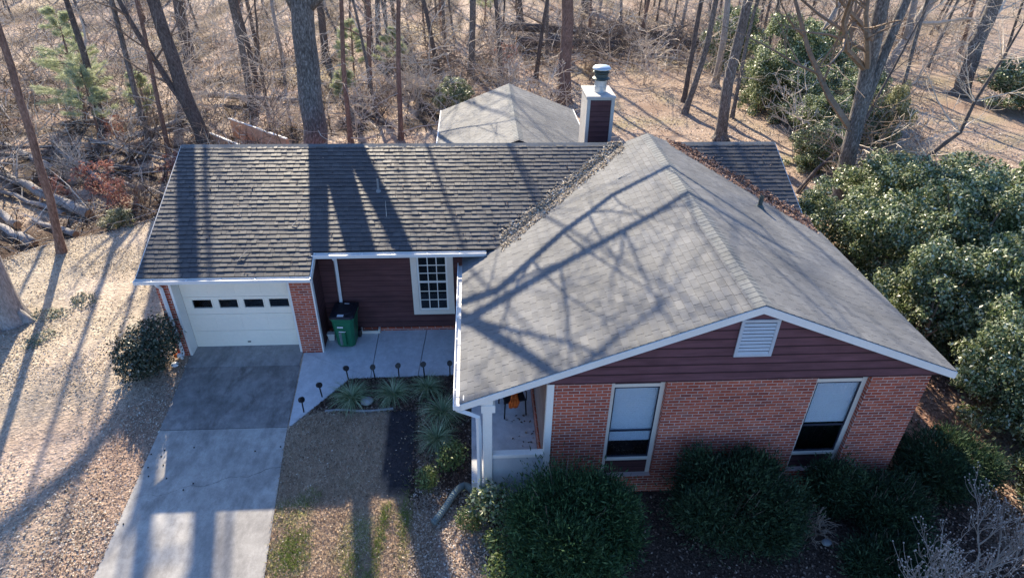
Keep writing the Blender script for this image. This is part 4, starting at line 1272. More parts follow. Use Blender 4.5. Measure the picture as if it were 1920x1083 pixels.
# ------------------------------------------------------------------ named trees
def g0(pts): return [(pts[0][0], pts[0][1], gh(pts[0][0], pts[0][1]))]+list(pts[1:])
G = 'bare trees close behind the house'
TREES = [
 ('thick dark grey oak trunk rising straight behind the garage roof ridge', [(1.57,9.00,0), (1.72,9.0,3.0), (1.95,9.00,7.18), (2.24,9,8.5), (2.35,9.0,10)], .46, 21, M_BARK, 31, dict(limbs=9, first=.45, extra=[([(1.88,9,6.6), (1.55,9,7.5), (1.17,9,8.1), (.85,9,9.6), (.7,9,12), (.4,9,16)], .24), ([(1.95,9,6.8), (2.7,9,7.45), (3.2,9,8.0), (4.2,9.1,9.6), (5.0,9.2,12)], .2), ([(3.6,9.1,8.7), (5,9,9.2), (7,9.2,9.0), (8.6,9.2,8.9), (10,9.5,9.4), (11.2,9.8,10.2)], .10), ([(4.0,9.1,9.4), (6.0,10.5,10.6), (8.2,11.5,11.6), (10.5,12.4,12.4)], .11), ([(2.2,9,9.5), (3.0,9.3,11), (3.6,9.5,14), (3.9,9.5,17)], .2)])),
 ('smooth brown trunk standing behind the pale rear roof, left of the chimney', [(12.42,22.29,0), (12.33,22.29,5.26)], .36, 20, M_BARKR, 32, dict(limbs=10, first=.36, fork=(5.3, .35, .2))),
 ('massive flaring grey tree at the right end of the house with crooked spreading limbs', [(21.45,8.51,0), (21.19,8.51,2.89), (21.11,8.51,4.19), (20.9,8.51,6.04)], .31, 16, M_BARK, 33, dict(limbs=16, first=.17, fork=(3.3, .75, .45), limb_len=.36, kids=6, stubs=16, flare=1.7)),
 ('tall grey trunk just beyond the right end of the main ridge', [(19.32,16.08,0), (19.20,16.08,2.81), (19.34,16.08,6.23)], .27, 18, M_BARK, 34, dict(limbs=8, first=.4)),
 ('slim curved trunk leaning right, furthest left of the group at the yard edge', [(18.70,20.02,0), (19.31,20.02,3.57), (19.35,20.02,5.64)], .17, 16, M_BARK, 35, dict(limbs=7, first=.35)),
 ('slim straight trunk just behind the curved one at the yard edge', [(19.28,22.25,0), (19.34,22.25,3.73), (19.35,22.25,5.31)], .15, 16, M_BARKD, 36, dict(limbs=7, first=.35)),
 ('pale grey trunk in the deep shade left of the upper evergreen thicket', [(22.04,25.21,0), (22.05,25.21,2.48), (21.89,25.21,4.88)], .21, 17, M_BARKP, 37, dict(limbs=7, first=.35)),
 ('thin trunk close to the right of the tall grey trunk beyond the ridge end', [(20.96,19.09,0), (20.94,19.09,4.17), (21.02,19.09,5.79)], .11, 14, M_BARK, 38, dict(limbs=7, first=.3)),
 ('pale thin trunk leaning right out of the upper evergreen thicket', [(25.56,22.53,0), (26.12,22.53,2.58), (26.9,22.53,4.92)], .14, 14, M_BARKP, 39, dict(limbs=12, first=.2, stubs=8)),
 ('broad grey trunk leaning right at the far right of the back yard', [(36.29,23.23,0), (36.0,23.23,3), (36.2,23.23,5.27)], .42, 19, M_BARK, 40, dict(limbs=14, first=.16, stubs=14, kids=6)),
 ('grey trunk with large raised limbs between the two biggest right hand trees', [(33.9,27.5,0), (34.6,27.5,2.2), (35.4,27.5,4.34)], .32, 17, M_BARKP, 41, dict(limbs=16, first=.15, fork=(2.6, -.6, .2), stubs=12, kids=6)),
 ('low crooked sapling arching right across the flaring grey trunk', [(20.46,9.78,0), (20.93,9.78,0.96), (21.58,9.78,1.69), (22.21,9.78,2.44), (22.5,9.9,3.48)], .085, 6.5, M_BARKD, 42, dict(limbs=9, first=.38, limb_len=.4, stubs=2)),
 ('thin crooked sapling standing in the yellowish shrub at the right', [(25.11,9.94,0), (25.47,9.94,1.43), (26.40,9.94,2.41), (26.5,9.94,3.62), (26.9,9.94,5.20)], .10, 7.5, M_BARKD, 43, dict(limbs=16, first=.2, limb_len=.42, stubs=4)),
 ('thick pale barked trunk leaning at the left edge of the lawn', [(-5.65,1.76,0), (-5.60,1.76,0.97), (-5.5,1.76,2.45), (-5.3,1.9,5)], .42, 19, M_BARKP, 44, dict(limbs=6, first=.5)),
 ('slender reddish brown trunk at the left corner of the leafy lawn', [(-6.16,5.53,0), (-5.85,5.53,2.0), (-5.63,5.53,4.04), (-5.34,5.53,6.89)], .13, 15, M_BARKR, 45, dict(limbs=4, first=.6, stubs=1)),
 ('dark straight trunk beside the pale pine sapling on the left', [(-10.45,17.62,0), (-10.23,17.62,3.59), (-10.24,17.62,5.82)], .19, 10, M_BARKD, 46, dict(limbs=5, first=.35)),
 ('slim grey trunk left of the double trunk behind the garage corner', [(-7.74,16.10,0), (-7.70,16.10,2.57), (-7.58,16.10,4.81)], .14, 15, M_BARK, 47, dict(limbs=4, first=.5)),
 ('stout leaning double trunk behind the left end of the garage ridge', [(-5.18,16.06,0), (-5.60,16.06,2.58), (-5.8,16.06,6.08), (-5.76,16.06,10.8), (-6.7,16.06,11.95), (-7.9,16.06,12.75), (-9,16.1,14)], .33, 18, M_BARKD, 48, dict(limbs=5, first=.62, stubs=6, extra=[([(-5.8,16.06,6.4), (-4.6,16.06,9.2), (-3.9,16.06,11.2), (-3.95,16.06,13), (-4.1,16.06,16), (-4.0,16,19)], .36), ([(-5.78,16.06,8.6), (-5.2,16.06,11.4), (-5.1,16.06,13), (-5.15,16.06,16)], .26), ([(-5.3,16.06,.9), (-6.1,16.1,2.6), (-6.9,16.2,4.6), (-7.6,16.3,7)], .16)])),
 ('thin brown trunk between the slim grey trunk and the leaning double trunk', [(-6.82,15.73,0), (-6.56,15.73,3.06), (-6.41,15.73,4.88)], .11, 14, M_BARKR, 49, dict(limbs=4, first=.5)),
 ('slim trunk behind the long fallen log left of the thick oak', [(-4.63,21.70,0), (-4.55,21.70,2.88), (-4.62,21.70,5.24)], .19, 18, M_BARK, 50, dict(limbs=5, first=.45)),
 ('short thin trunk just right of the slim trunk behind the fallen log', [(-3.78,21.41,0), (-3.68,21.41,2.68), (-3.6,21.4,3.2)], .10, 6, M_BARKD, 51, dict(limbs=5, first=.4)),
 ('dark stout trunk far back on the left before the pale dry grass', [(-11.04,30.71,0), (-10.94,30.71,3.86)], .36, 18, M_BARKD, 52, dict(limbs=9, first=.25)),
 ('slender pine like trunk with reddish lower bark behind the middle of the ridge', [(3.88,16.15,0), (4.03,16.15,3.33), (4.25,16.15,6.12)], .12, 16, M_BARKR, 53, dict(limbs=7, first=.36)),
 ('grey trunk in the wood well behind the thick oak, to its right', [(0.83,32.72,0), (1.08,32.72,3.63)], .18, 17, M_BARK, 54, dict(limbs=8, first=.25)),
 ('lone grey trunk in the brush left of the rear roof peak', [(7.20,27.67,0), (7.42,27.67,4.43)], .20, 24, M_BARK, 55, dict(limbs=14, first=.3, kids=5)),
 ('brown trunk close to the right of the thick oak behind the ridge', [(1.56,15.89,0), (1.65,15.89,3.55), (1.91,15.89,6.15)], .12, 15, M_BARKR, 56, dict(limbs=7, first=.36)),
 ('black looking trunk far back, straight above the rear roof peak', [(11.37,44.33,0), (11.2,44.33,1.97)], .30, 17, M_BARKD, 57, dict(limbs=8, first=.25)),
 ('dark trunk partly hidden behind the thick oak', [(-2.50,31.48,0), (-2.37,31.48,3.80)], .26, 17, M_BARKD, 58, dict(limbs=8, first=.25)),
 ('dark trunk paired with the grey one behind and right of the thick oak', [(0.2,33.4,0), (0.35,33.4,3.63)], .22, 17, M_BARKD, 59, dict(limbs=8, first=.25)),
 ('stout trunk at the top of the photo behind the fallen trees', [(18.21,51.54,0), (18.0,51.54,2.76)], .36, 18, M_BARKD, 60, dict(limbs=8, first=.22)),
]
for lab, pts, r, H, bark, seed, kw in TREES:
    tree(lab, g0(pts), r, H, bark, M_TWIG if seed % 3 else M_TWIGD, seed, **kw)

# ------------------------------------------------------------------ slim trees deeper in the wood: prototypes and copies
rb = random.Random(77)
def clear(x, y, m=0.0):
    if -2.5-m < x < 18.5+m and -8 < y < 14.5+m: return False
    if x > 12.5 and y < 24 and x < 24: return False
    return True
GB_ = 'slim bare trees deep in the wood'
LB = 'slim bare tree standing deep in the wood behind the house'
RMIN = .010
prot = []
for k in range(6):
    t = tree(LB, [(0, 0, 0), (rb.uniform(-.3, .3), rb.uniform(-.2, .2), 3.5)], rb.uniform(.08, .20), rb.uniform(11, 17), [M_BARK, M_BARKD, M_BARKP, M_BARK, M_BARKD, M_BARKR][k], [M_TWIG, M_TWIGD][k % 2], 200+k, limbs=7, first=.16, group=GB_, limb_len=.24, kids=3, stubs=5)
    prot.append(t)
spots = []
tries = 0
while len(spots) < 160 and tries < 20000:
    tries += 1
    y = rb.uniform(17, 70) if len(spots) < 70 else rb.uniform(30, 75)
    x = rb.uniform(-16-.55*y, 20+.75*y)
    if not clear(x, y): continue
    if x > 20 and y < 26: continue
    if y < 36 and any(-12 < x+(y-q)*.277 < -.6 for q in (-6, 0, 6)): continue
    if any((x-a)**2+(y-b)**2 < 2.2 for a, b in spots): continue
    spots.append((x, y))
spots += [(27.5, 31), (30.5, 27), (33, 33), (29, 36), (35.5, 38), (38.5, 30), (41, 26.5), (43.5, 34), (32, 41), (37, 45), (46, 29), (26, 39), (40, 40), (48, 38), (31.5, 21.5), (44, 22)]
for k, (x, y) in enumerate(spots):
    p = prot[k % 6]
    if k < 6:
        p.location = (x, y, gh(x, y)-.05); p.rotation_euler.z = rb.uniform(0, 6.28)
    else:
        o = dup(p, (x, y, gh(x, y)-.05), rb.uniform(0, 6.28), rb.uniform(.7, 1.2))
        o.rotation_euler.x = rb.gauss(0, .05); o.rotation_euler.y = rb.gauss(0, .06)

# bare twiggy saplings of the undergrowth
RMIN = .0125
LS = 'bare twiggy sapling in the undergrowth of the wood'
GS = 'twiggy saplings in the undergrowth'
def sapling(seed, h, twig):
    rng = random.Random(seed)
    t = thing('bare_sapling', LS, 'sapling', (0, 0, 0), 0, GS)
    m = MB(); c = MB()
    for s in range(rng.choice((1, 2, 3))):
        a = rng.uniform(0, 6.28); q = rng.uniform(.05, .3)
        P = wander((0, 0, -.1), (q*math.cos(a), q*math.sin(a), 1), h*rng.uniform(.8, 1.1), 6, rng, .12, .1)
        rr = [.026*(1-.8*k/6)*h/4 for k in range(7)]
        m.tube(P, rr, 5, False)
        for k in range(8):
            i = rng.randrange(1, 6); a = rng.uniform(0, 6.28)
            branch(c, P[i], (math.cos(a), math.sin(a), rng.uniform(.1, .9)), h*rng.uniform(.25, .5), .018, 2, rng, 3, .03, 1.0, 2)
    m.build('trunk', twig, t); c.build('crown', twig, t)
    return t
sp = [sapling(300+k, [2.2, 3.0, 3.8, 4.6, 2.6, 3.4][k], [M_TWIG, M_TWIGD, M_TWIG, M_TWIG, M_TWIGD, M_TWIG][k]) for k in range(6)]
ss = []
tries = 0
while len(ss) < 135 and tries < 9000:
    tries += 1
    y = rb.uniform(10.5, 48)
    x = rb.uniform(-13-.5*y, 13+.55*y)
    if x > 12.6 and y < 30 and rb.random() < .93: continue
    if not clear(x, y, -.5): continue
    if x < -2 and y < 13.5 and rb.random() < .85: continue
    ss.append((x, y))
for (x, y) in [(26.5, 19.5), (28, 21), (24, 24), (27.5, 13), (28.5, 17), (30, 24), (31, 29), (33, 22), (27, 27), (22.4, 9.6), (23.4, 11.4), (21.6, 12.9), (22.8, 13.6), (25, 12.4), (29.5, 30), (23.2, 17.8), (26.3, 11.5), (35, 31), (38, 26), (22.6, 23.5), (20.4, 24.5), (18.2, 26), (20.5, 28), (23, 29), (16.5, 30)]:
    ss.append((x, y))
for q in range(60):
    ss.append((rb.uniform(17, 46), rb.uniform(25, 46)))
for k, (x, y) in enumerate(ss):
    p = sp[k % 6]
    if k < 6:
        p.location = (x, y, gh(x, y)); p.rotation_euler.z = rb.uniform(0, 6.28)
    else:
        dup(p, (x, y, gh(x, y)), rb.uniform(0, 6.28), rb.uniform(.7, 1.25))

RMIN = .005
# ------------------------------------------------------------------ evergreen shrubs on the right
rg = random.Random(91)
hol = []
for k in range(4):
    lb = rand_lobes(rg, 1.0, 1.6, 13)
    hol.append((lb, bush_mesh('foliage', 24000, lb, M_HOLLY, 400+k, .056, .030, .65)))
lbY = rand_lobes(rg, 1.0, 1.6, 10)
holY = (lbY, bush_mesh('foliage', 9000, lbY, M_HOLLYY, 410, .075, .045, .75))
HOL = [
 (19.0, 4.6, 1.45, 2.3, 'holly bush nearest the right roof corner, beside the flaring tree'),
 (21.2, 5.6, 1.7, 2.7, 'holly bush in the back row between the yellowish shrub and the roof'),
 (23.8, 5.4, 1.9, 2.9, 'holly bush at the back of the right hand hedge mass, second from the corner'),
 (26.3, 5.2, 1.9, 2.7, 'holly bush at the far right end of the back row of the hedge mass'),
 (19.6, 2.4, 1.6, 2.8, 'holly bush beside the middle of the right roof edge'),
 (22.0, 2.4, 1.9, 3.2, 'tall dark holly bush in the middle of the right hand hedge mass'),
 (24.6, 2.0, 1.9, 3.0, 'holly bush at the right frame edge level with the gable peak'),
 (19.4, -.2, 1.5, 2.7, 'holly bush beside the lower right roof edge above the eave tip'),
 (21.4, -.6, 1.8, 3.1, 'big holly bush right of the eave tip, against the frame edge'),
 (19.7, -2.6, 1.3, 2.5, 'holly bush right of the eave tip of the gable'),
 (21.2, -3.3, 1.5, 2.7, 'holly bush at the right frame edge below the eave tip'),
 (19.9, -4.6, 1.2, 2.1, 'lowest holly bush at the right frame edge, above the bare dogwood'),
 (19.2, -6.1, 1.0, 1.7, 'small bright evergreen beside the bare dogwood at the right frame edge'),
 (22.9, 20.2, 1.5, 3.0, 'evergreen bush at the left end of the upper thicket by the tall grey trunk'),
 (24.6, 22.2, 1.9, 4.2, 'tallest evergreen of the upper thicket'),
 (27.0, 23.0, 1.8, 3.6, 'evergreen behind the leaning pale trunk in the upper thicket'),
 (24.4, 18.2, 1.6, 2.6, 'evergreen in the middle of the upper thicket, front row'),
 (23.9, 15.3, 1.4, 2.0, 'rounded evergreen below the upper thicket, nearest the ridge end'),
 (26.0, 16.6, 1.6, 2.4, 'evergreen left of the flaring tree below its crown'),
 (22.3, 12.2, 1.3, 1.7, 'low evergreen between the ridge end and the flaring tree'),
 (27.6, 19.6, 1.6, 2.5, 'dark evergreen right of the upper thicket behind the flaring tree'),
 (38.6, 20.6, 2.6, 2.4, 'wide dark green shrub on the far right of the back yard'),
 (6.3, 20.4, 1.0, 1.6, 'small green bush in the brush left of the rear roof'),
 (24.5, 30.0, 1.8, 3.4, 'evergreen deep in the wood above the upper thicket'),
]
def put_bush(x, y, r, h, lab, src, cat='bush', name='holly_bush'):
    lb, me = src
    t = thing(name, lab, cat, (x, y, gh(x, y)), rg.uniform(0, 6.28))
    r *= 1.08; h *= 1.05
    t.scale = (r, r, h/1.6)
    link('foliage', me, t)
    stems(lb, rg, 8, .03).build('stem', M_TWIGD, t)
    return t
for k, (x, y, r, h, lab) in enumerate(HOL):
    put_bush(x, y, r, h, lab, hol[k % 4])
put_bush(23.4, 8.4, 1.35, 1.9, 'pale yellowish shrub right of the foot of the flaring tree', holY, 'shrub', 'yellowish_shrub')
put_bush(25.8, 8.6, 1.2, 1.5, 'smaller yellow green shrub beside the pale yellowish one', holY, 'shrub', 'yellowish_shrub')
put_bush(27.0, 15.0, .8, 2.6, 'yellow green sprig lit up among bare branches right of the thicket', holY, 'shrub', 'yellowish_shrub')
put_bush(-5.3, 7.6, .55, .6, 'small yellow green plant at the edge of the bank on the left', holY, 'shrub', 'yellowish_shrub')
put_bush(18.4, 5.6, .8, .9, 'low yellowish plant at the corner of the right roof edge', holY, 'shrub', 'yellowish_shrub')

# ------------------------------------------------------------------ clipped bushes in front of the gable
def clipped(name, lab, loc, rx, ry, h, n, m, seed, cat='bush', rag=.12):
    rng = random.Random(seed)
    lb = [(0, 0, h*.48, rx*.82, ry*.82, h*.46)]
    for k in range(16):
        a = rng.uniform(0, 6.28); q = rng.uniform(.45, .78)
        lb.append((rx*q*math.cos(a), ry*q*math.sin(a), h*rng.uniform(.25, .76), rx*rng.uniform(.22, .36), ry*rng.uniform(.22, .36), h*rng.uniform(.16, .26)))
    me = spray_mesh('foliage', int(n*1.35), lb, m, seed, .085, .011, -.02, .62)
    t = thing(name, lab, cat, (loc[0], loc[1], gh(*loc)), 0)
    link('foliage', me, t)
    st = stems(lb, rng, 10, .03)
    for k in range(26):                                   # bare shoots standing out of the clipped surface
        a = rng.uniform(0, 6.28); zz = rng.uniform(.35, 1.0); q = math.sqrt(max(.03, 1-zz*zz*.9))
        e = Vector((rx*q*math.cos(a)*.92, ry*q*math.sin(a)*.92, h*zz*.95))
        st.tube([e*.75, e, e*1.08+Vector((rng.uniform(-.06, .06), rng.uniform(-.06, .06), rng.uniform(.03, .16)))], [.008, .006, .003], 4)
    st.build('stem', M_TWIGD, t)
    return t
clipped('yew_bush', 'large square clipped dark green bush in front of the porch and first window', (8.95, -5.95), 1.30, 1.22, 2.05, 60000, M_YEW, 501)
clipped('yew_bush', 'wide clipped dark bush between the two tall windows', (12.3, -5.50), 1.36, 1.0, 1.75, 48000, M_JUN, 502)
clipped('yew_bush', 'narrow dark bush growing up across the foot of the right tall window', (14.55, -5.05), .55, .40, 1.35, 12000, M_JUN, 503)
clipped('yew_bush', 'low dark bush at the right corner of the brick gable', (15.6, -5.35), .95, .7, .95, 18000, M_JUN, 504)
clipped('yew_bush', 'dark bush in the shade beyond the right brick corner', (17.3, -4.5), 1.1, .9, 1.2, 20000, M_JUN, 505)
clipped('yew_bush', 'spreading dark bush in front of the right brick corner, nearest the camera', (15.2, -6.45), 1.0, .6, .7, 15000, M_JUN, 506)
# twiggy light brown dead shrub
def twig_bush(lab, loc, h, r, m, seed, n=16, name='twiggy_shrub', cat='shrub', group=None):
    rng = random.Random(seed)
    t = thing(name, lab, cat, (loc[0], loc[1], gh(*loc)), 0, group)
    c = MB()
    for k in range(n):
        a = rng.uniform(0, 6.28); q = rng.uniform(.2, 1)*r/h
        branch(c, (0, 0, -.05), (q*math.cos(a), q*math.sin(a), 1), h*rng.uniform(.7, 1.1), .010, 2, rng, 3, .0, .9, 4)
    c.build('twigs', m, t)
    return t
twig_bush('light brown dead twiggy shrub right of the wide clipped bush', (13.75, -5.75), .7, .45, M_TWIGD, 520, 22)
for k, (x, y, h, lab) in enumerate([(9.2, 23.8, 2.0, 'rounded heap of pale twigs directly behind the rear roof peak'), (6.8, 22.8, 1.5, 'brown twiggy shrub behind the left slope of the rear roof'), (4.2, 22.6, 1.7, 'grey twiggy shrub in the brush between the ridge and the rear roof'),
        (14.6, 26.8, 1.2, 'twiggy shrub at the yard edge behind the chimney'), (-1.5, 17.8, 1.5, 'tangled twiggy shrub left of the thick oak foot'), (2.6, 19.5, 1.6, 'tangled twiggy shrub right of the thick oak'),
        (-9.2, 12.5, 1.4, 'twiggy shrub on the bank above the white fallen logs'), (-5.8, 10.4, 1.2, 'dark twiggy shrub just left of the garage roof')]):
    twig_bush(lab, (x, y), h, h*.8, M_TWIG if k % 2 == 0 else M_TWIGD, 530+k, 20)

# garage bush, light green shrubs, strap leaved clumps
rg2 = random.Random(95)
lbg = [(0, 0, .55, .50, .45, .52), (-.35, .0, .42, .38, .38, .36), (.25, .1, .75, .34, .34, .40), (-.2, -.35, .35, .35, .3, .3), (.1, -.3, .5, .3, .28, .35)]
t = thing('garden_bush', 'dark leafy bush at the left foot of the garage pier', 'bush', (-.72, -.50, gh(-.72, -.50)))
t.scale = (1.28, 1.2, 1.35)
link('foliage', bush_mesh('foliage', 7000, lbg, islands('dusty_leaves', [(0, (.012, .022, .012)), (.5, (.035, .052, .028)), (.9, (.09, .105, .065)), (1, (.30, .29, .24))], .5, .4), 540, .06, .032, .7), t)
stems(lbg, rg2, 12, .02).build('stem', M_TWIGD, t)
lbs = [(0, 0, .32, .30, .28, .30), (.16, -.08, .25, .2, .2, .2), (-.15, .05, .4, .18, .18, .2)]
SH = [(6.78, -3.75, 1.05, M_SHRUB, 'small light green shrub beside the porch slab below the grass clumps'), (6.28, -4.25, .85, M_SHRUB, 'pale patchy shrub left of the top of the drain hose'),
      (7.12, -5.25, .8, M_SHRUB, 'low sparse shrub right of the drain hose'), (7.62, -5.02, 1.45, M_HOLLY, 'dark leafy shrub at the foot of the white porch post'), (7.72, -5.75, .9, M_SHRUB, 'bright green sprig against the left side of the large clipped bush'), (7.68, -6.4, 1.0, M_SHRUB, 'bright green fringe low on the left side of the large clipped bush')]
for k, (x, y, s, m, lab) in enumerate(SH):
    t = thing('small_shrub', lab, 'shrub', (x, y, gh(x, y)), rg2.uniform(0, 6)); t.scale = (s, s, s)
    link('foliage', bush_mesh('foliage', 750, lbs, m, 550+k, .065, .035, .6), t)
    stems(lbs, rg2, 9, .010).build('stem', M_TWIGD, t)
def strap_mesh(seed, n=340, L=.56):
    rng = random.Random(seed); V = []; F = []
    for k in range(n):
        a = rng.uniform(0, 6.28); l = L*rng.uniform(.55, 1.15); w = rng.uniform(.004, .008)
        el = rng.uniform(.5, 1.45); q = rng.uniform(0, .09)
        x, z = q, 0.0; e = el; pts = []
        for s in range(5):
            pts.append((x, z, w*(1-.2*s if s < 4 else .12)))
            x += l/4*math.cos(e); z += l/4*math.sin(e); e -= rng.uniform(.35, .62)
        ca, sa = math.cos(a), math.sin(a); b = len(V); tw = rng.uniform(-.3, .3)
        for (px, pz, pw) in pts:
            V.append((px*ca-pw*sa, px*sa+pw*ca, max(pz, .01)+pw*tw)); V.append((px*ca+pw*sa, px*sa-pw*ca, max(pz, .01)-pw*tw))
        for s in range(4):
            F.append((b+2*s, b+2*s+1, b+2*s+3, b+2*s+2))
    return np_mesh('blades', np.array(V), np.array(F), M_LIRI)
LI = [(4.34, -1.74, 1.22, 'biggest strap leaved grass clump, at the bend of the walkway'), (5.32, -1.64, 1.14, 'second strap leaved grass clump along the walkway'), (6.13, -1.46, 1.02, 'third strap leaved grass clump, nearest the porch end of the walkway'),
      (6.52, -2.25, 1.2, 'strap leaved grass clump turning the corner of the bed beside the porch'), (6.42, -3.05, 1.12, 'lowest strap leaved grass clump beside the porch')]
for k, (x, y, s, lab) in enumerate(LI):
    t = thing('grass_clump', lab, 'grass clump', (x, y, gh(x, y)), k*1.3, 'strap leaved clumps in the planting bed'); t.scale = (s, s, s)
    link('blades', strap_mesh(600+k), t)
# low pale green plants on the lawn near the leaning trunk
for k, (x, y, s, lab) in enumerate([(-4.75, 1.9, .8, 'low pale green ground plant right of the leaning trunk'), (-4.0, 2.6, .7, 'low pale green ground plant further up the leafy lawn'), (-4.3, .9, .6, 'low pale green ground plant below the leaning trunk')]):
    t = thing('ground_plant', lab, 'plant', (x, y, gh(x, y)), k*2.0)
    link('foliage', bush_mesh('foliage', 420, [(0, 0, .04, .6*s, .45*s, .10), (.4*s, .2*s, .03, .4*s, .3*s, .07)], islands('silvery_leaves', [(0, (.12, .15, .09)), (.6, (.24, .27, .19)), (1, (.4, .4, .32))], .7, .2) if k == 0 else bpy.data.materials['silvery_leaves'], 620+k, .07, .035, .3), t)

# pale young pines, rusty leaved shrubs
def young_pine(lab, loc, h, seed, n=9000):
    rng = random.Random(seed); rs = np.random.RandomState(seed)
    t = thing('young_pine', lab, 'pine', (loc[0], loc[1], gh(*loc)), 0)
    m = MB(); m.tube([(0, 0, -.1), (.03*h, 0, h*.5), (.05*h, .02*h, h)], [.018*h, .012*h, .004], 6)
    Cs, Ds = [], []
    for k in range(int(9*h)):
        z = h*rng.uniform(.22, 1.0); a = rng.uniform(0, 6.28); L = (h-z)*.36+.18
        e = (L*math.cos(a), L*math.sin(a), z+L*rng.uniform(.1, .6))
        m.tube([(.05*z, 0, z), e], [.008*h*.5, .003], 4, False)
        w = int(n/(9*h))
        tt = rs.uniform(.35, 1.05, w)[:, None]
        Cs.append(np.array((.05*z, 0, z))*(1-tt)+np.array(e)*tt+rs.normal(size=(w, 3))*.035)
        dd = np.array(e)-np.array((.05*z, 0, z)); dd = dd/np.linalg.norm(dd)
        Ds.append(dd+rs.normal(size=(w, 3))*.6)
    m.build('trunk', M_BARKR, t)
    C = np.concatenate(Cs); T = np.concatenate(Ds); T /= np.linalg.norm(T, axis=1, keepdims=True)
    B = np.cross(T, rs.normal(size=T.shape)); B /= np.linalg.norm(B, axis=1, keepdims=True)
    L = rs.uniform(.14, .26, len(C))[:, None]
    V = np.stack([C-B*.008, C+B*.008, C+T*L+B*.004, C+T*L-B*.004], 1).reshape(-1, 3)
    link('crown', np_mesh('crown', V, np.arange(len(C)*4).reshape(-1, 4), M_PINE), t)
for k, (x, y, h, lab) in enumerate([(-11.6, 18.4, 5.2, 'tallest pale young pine among bare trunks on the left'), (-10.2, 16.6, 3.4, 'pale young pine in front of the tallest one on the left'), (-8.9, 18.8, 2.4, 'short pale young pine right of the other left hand pines'), (-13.4, 22.5, 4.4, 'faint young pine at the far left behind the others'),
        (.27, 25.6, 3.6, 'pale young pine right of the thick oak'), (2.4, 27.5, 3.0, 'pale young pine beside the slender reddish trunk'), (.6, 21.0, 2.0, 'small pine just above the ridge right of the thick oak'), (8.4, 46, 4.2, 'young pine far back above the rear roof')]):
    young_pine(lab, (x, y), h, 640+k)
lbr = rand_lobes(rg2, .9, 1.2, 6)
mer = bush_mesh('foliage', 900, lbr, M_RED, 660, .10, .055, .4, 0.0, .2)
for k, (x, y, s, lab) in enumerate([(-7.9, 11.6, 1.15, 'rusty leaved shrub behind the white fallen logs, the largest'), (-6.6, 10.2, .9, 'rusty leaved shrub near the left end of the garage roof'), (-9.3, 10.8, .8, 'rusty leaved shrub above the end of the long white log'), (-9.6, 17.0, .8, 'rusty leaved shrub at the foot of the dark trunk by the pines'),
        (-5.2, 12.8, .9, 'rusty leaved shrub below the leaning double trunk'), (9.6, 30, 1.2, 'reddish shrub in the brush above the rear roof'), (13.6, 31, .9, 'reddish shrub left of the smooth brown trunk')]):
    t = thing('rusty_shrub', lab, 'shrub', (x, y, gh(x, y)), k*1.1); t.scale = (s, s, s)
    link('foliage', mer, t)
    stems(lbr, rg2, 14, .014).build('stem', M_TWIGD, t)

# ------------------------------------------------------------------ fallen logs, rails, brush heaps
def log(lab, a, b, r, m, seed, stubs=3, lift=.0):
    rng = random.Random(seed)
    A = Vector((a[0], a[1], gh(*a)+r*.7+lift)); B = Vector((b[0], b[1], gh(*b)+r*.6))
    t = thing('fallen_log', lab, 'log', tuple(A), 0)
    P = [(A.lerp(B, k/8)-A)+Vector((rng.uniform(-.06, .06), rng.uniform(-.06, .06), rng.uniform(-.04, .06))) for k in range(9)]
    mm = MB(); mm.tube(P, [r*(1-.35*k/8) for k in range(9)], 10)
    for k in range(stubs):
        i = rng.randrange(2, 8); an = rng.uniform(0, 6.28)
        branch(mm, P[i], (math.cos(an), math.sin(an), rng.uniform(.2, 1)), rng.uniform(.8, 2.4), r*.25, 1, rng, 5, 0, 1, 4)
    mm.build('trunk', m, t, smooth=True)
    for e, q, rr in ((P[0], P[1], r), (P[-1], P[-2], r*.65)):
        d = (e-q).normalized(); c = MB(); c.tube([e, e+d*.012], rr*.93, 10); c.build('cut_end', M_CUT, t)
log('long white fallen log with a sawn end on the bank at the left', (-7.3, 9.3), (-12.6, 12.7), .21, M_BARKP, 701)
log('short white fallen log at the left frame edge nearest the lawn', (-8.1, 7.0), (-11, 8.9), .17, M_BARKP, 702, 1)
log('white log lying just behind the short one at the left frame edge', (-9.3, 8.4), (-13, 11.2), .15, M_BARKP, 703, 1)
log('grey log leaning up toward the double trunk on the left', (-8.9, 16.2), (-6.6, 20.4), .16, M_BARKP, 704, 2, .1)
log('long straight fallen log crossing the wood left of the thick oak', (-8.2, 22.6), (-1.6, 21.8), .17, M_BARKP, 705, 4, .2)
log('dark fallen log at the far left frame edge beyond the white logs', (-14.5, 15.2), (-10.6, 15.5), .13, M_BARKD, 706, 2)
log('thin fallen log in front of the slim trunks on the left', (-10.5, 16.1), (-5.6, 14.2), .09, M_BARKP, 707, 3, .1)
log('big dark fallen trunk behind the smooth brown tree, lowest of the heap', (10.5, 34.5), (24, 35.5), .38, M_BARKD, 708, 9, .3)
log('dark fallen trunk lying across the top of the heap behind the yard', (9.5, 39.0), (25, 37.5), .34, M_BARKD, 709, 9, .6)
log('fallen trunk slanting through the heap toward the chimney side', (13.0, 36.5), (21, 32.0), .26, M_BARK, 710, 8, .5)
log('pale fallen limb on the near side of the heap behind the yard', (16.0, 31.8), (24.5, 31.0), .14, M_BARKP, 711, 8, .3)
log('fallen grey limb in the brush left of the rear roof', (3.5, 24.5), (7.8, 21.4), .12, M_BARK, 712, 5, .2)
log('slanting dark log beside the brown trunk right of the thick oak', (1.2, 20.5), (3.4, 17.6), .15, M_BARKD, 713, 3, .2)
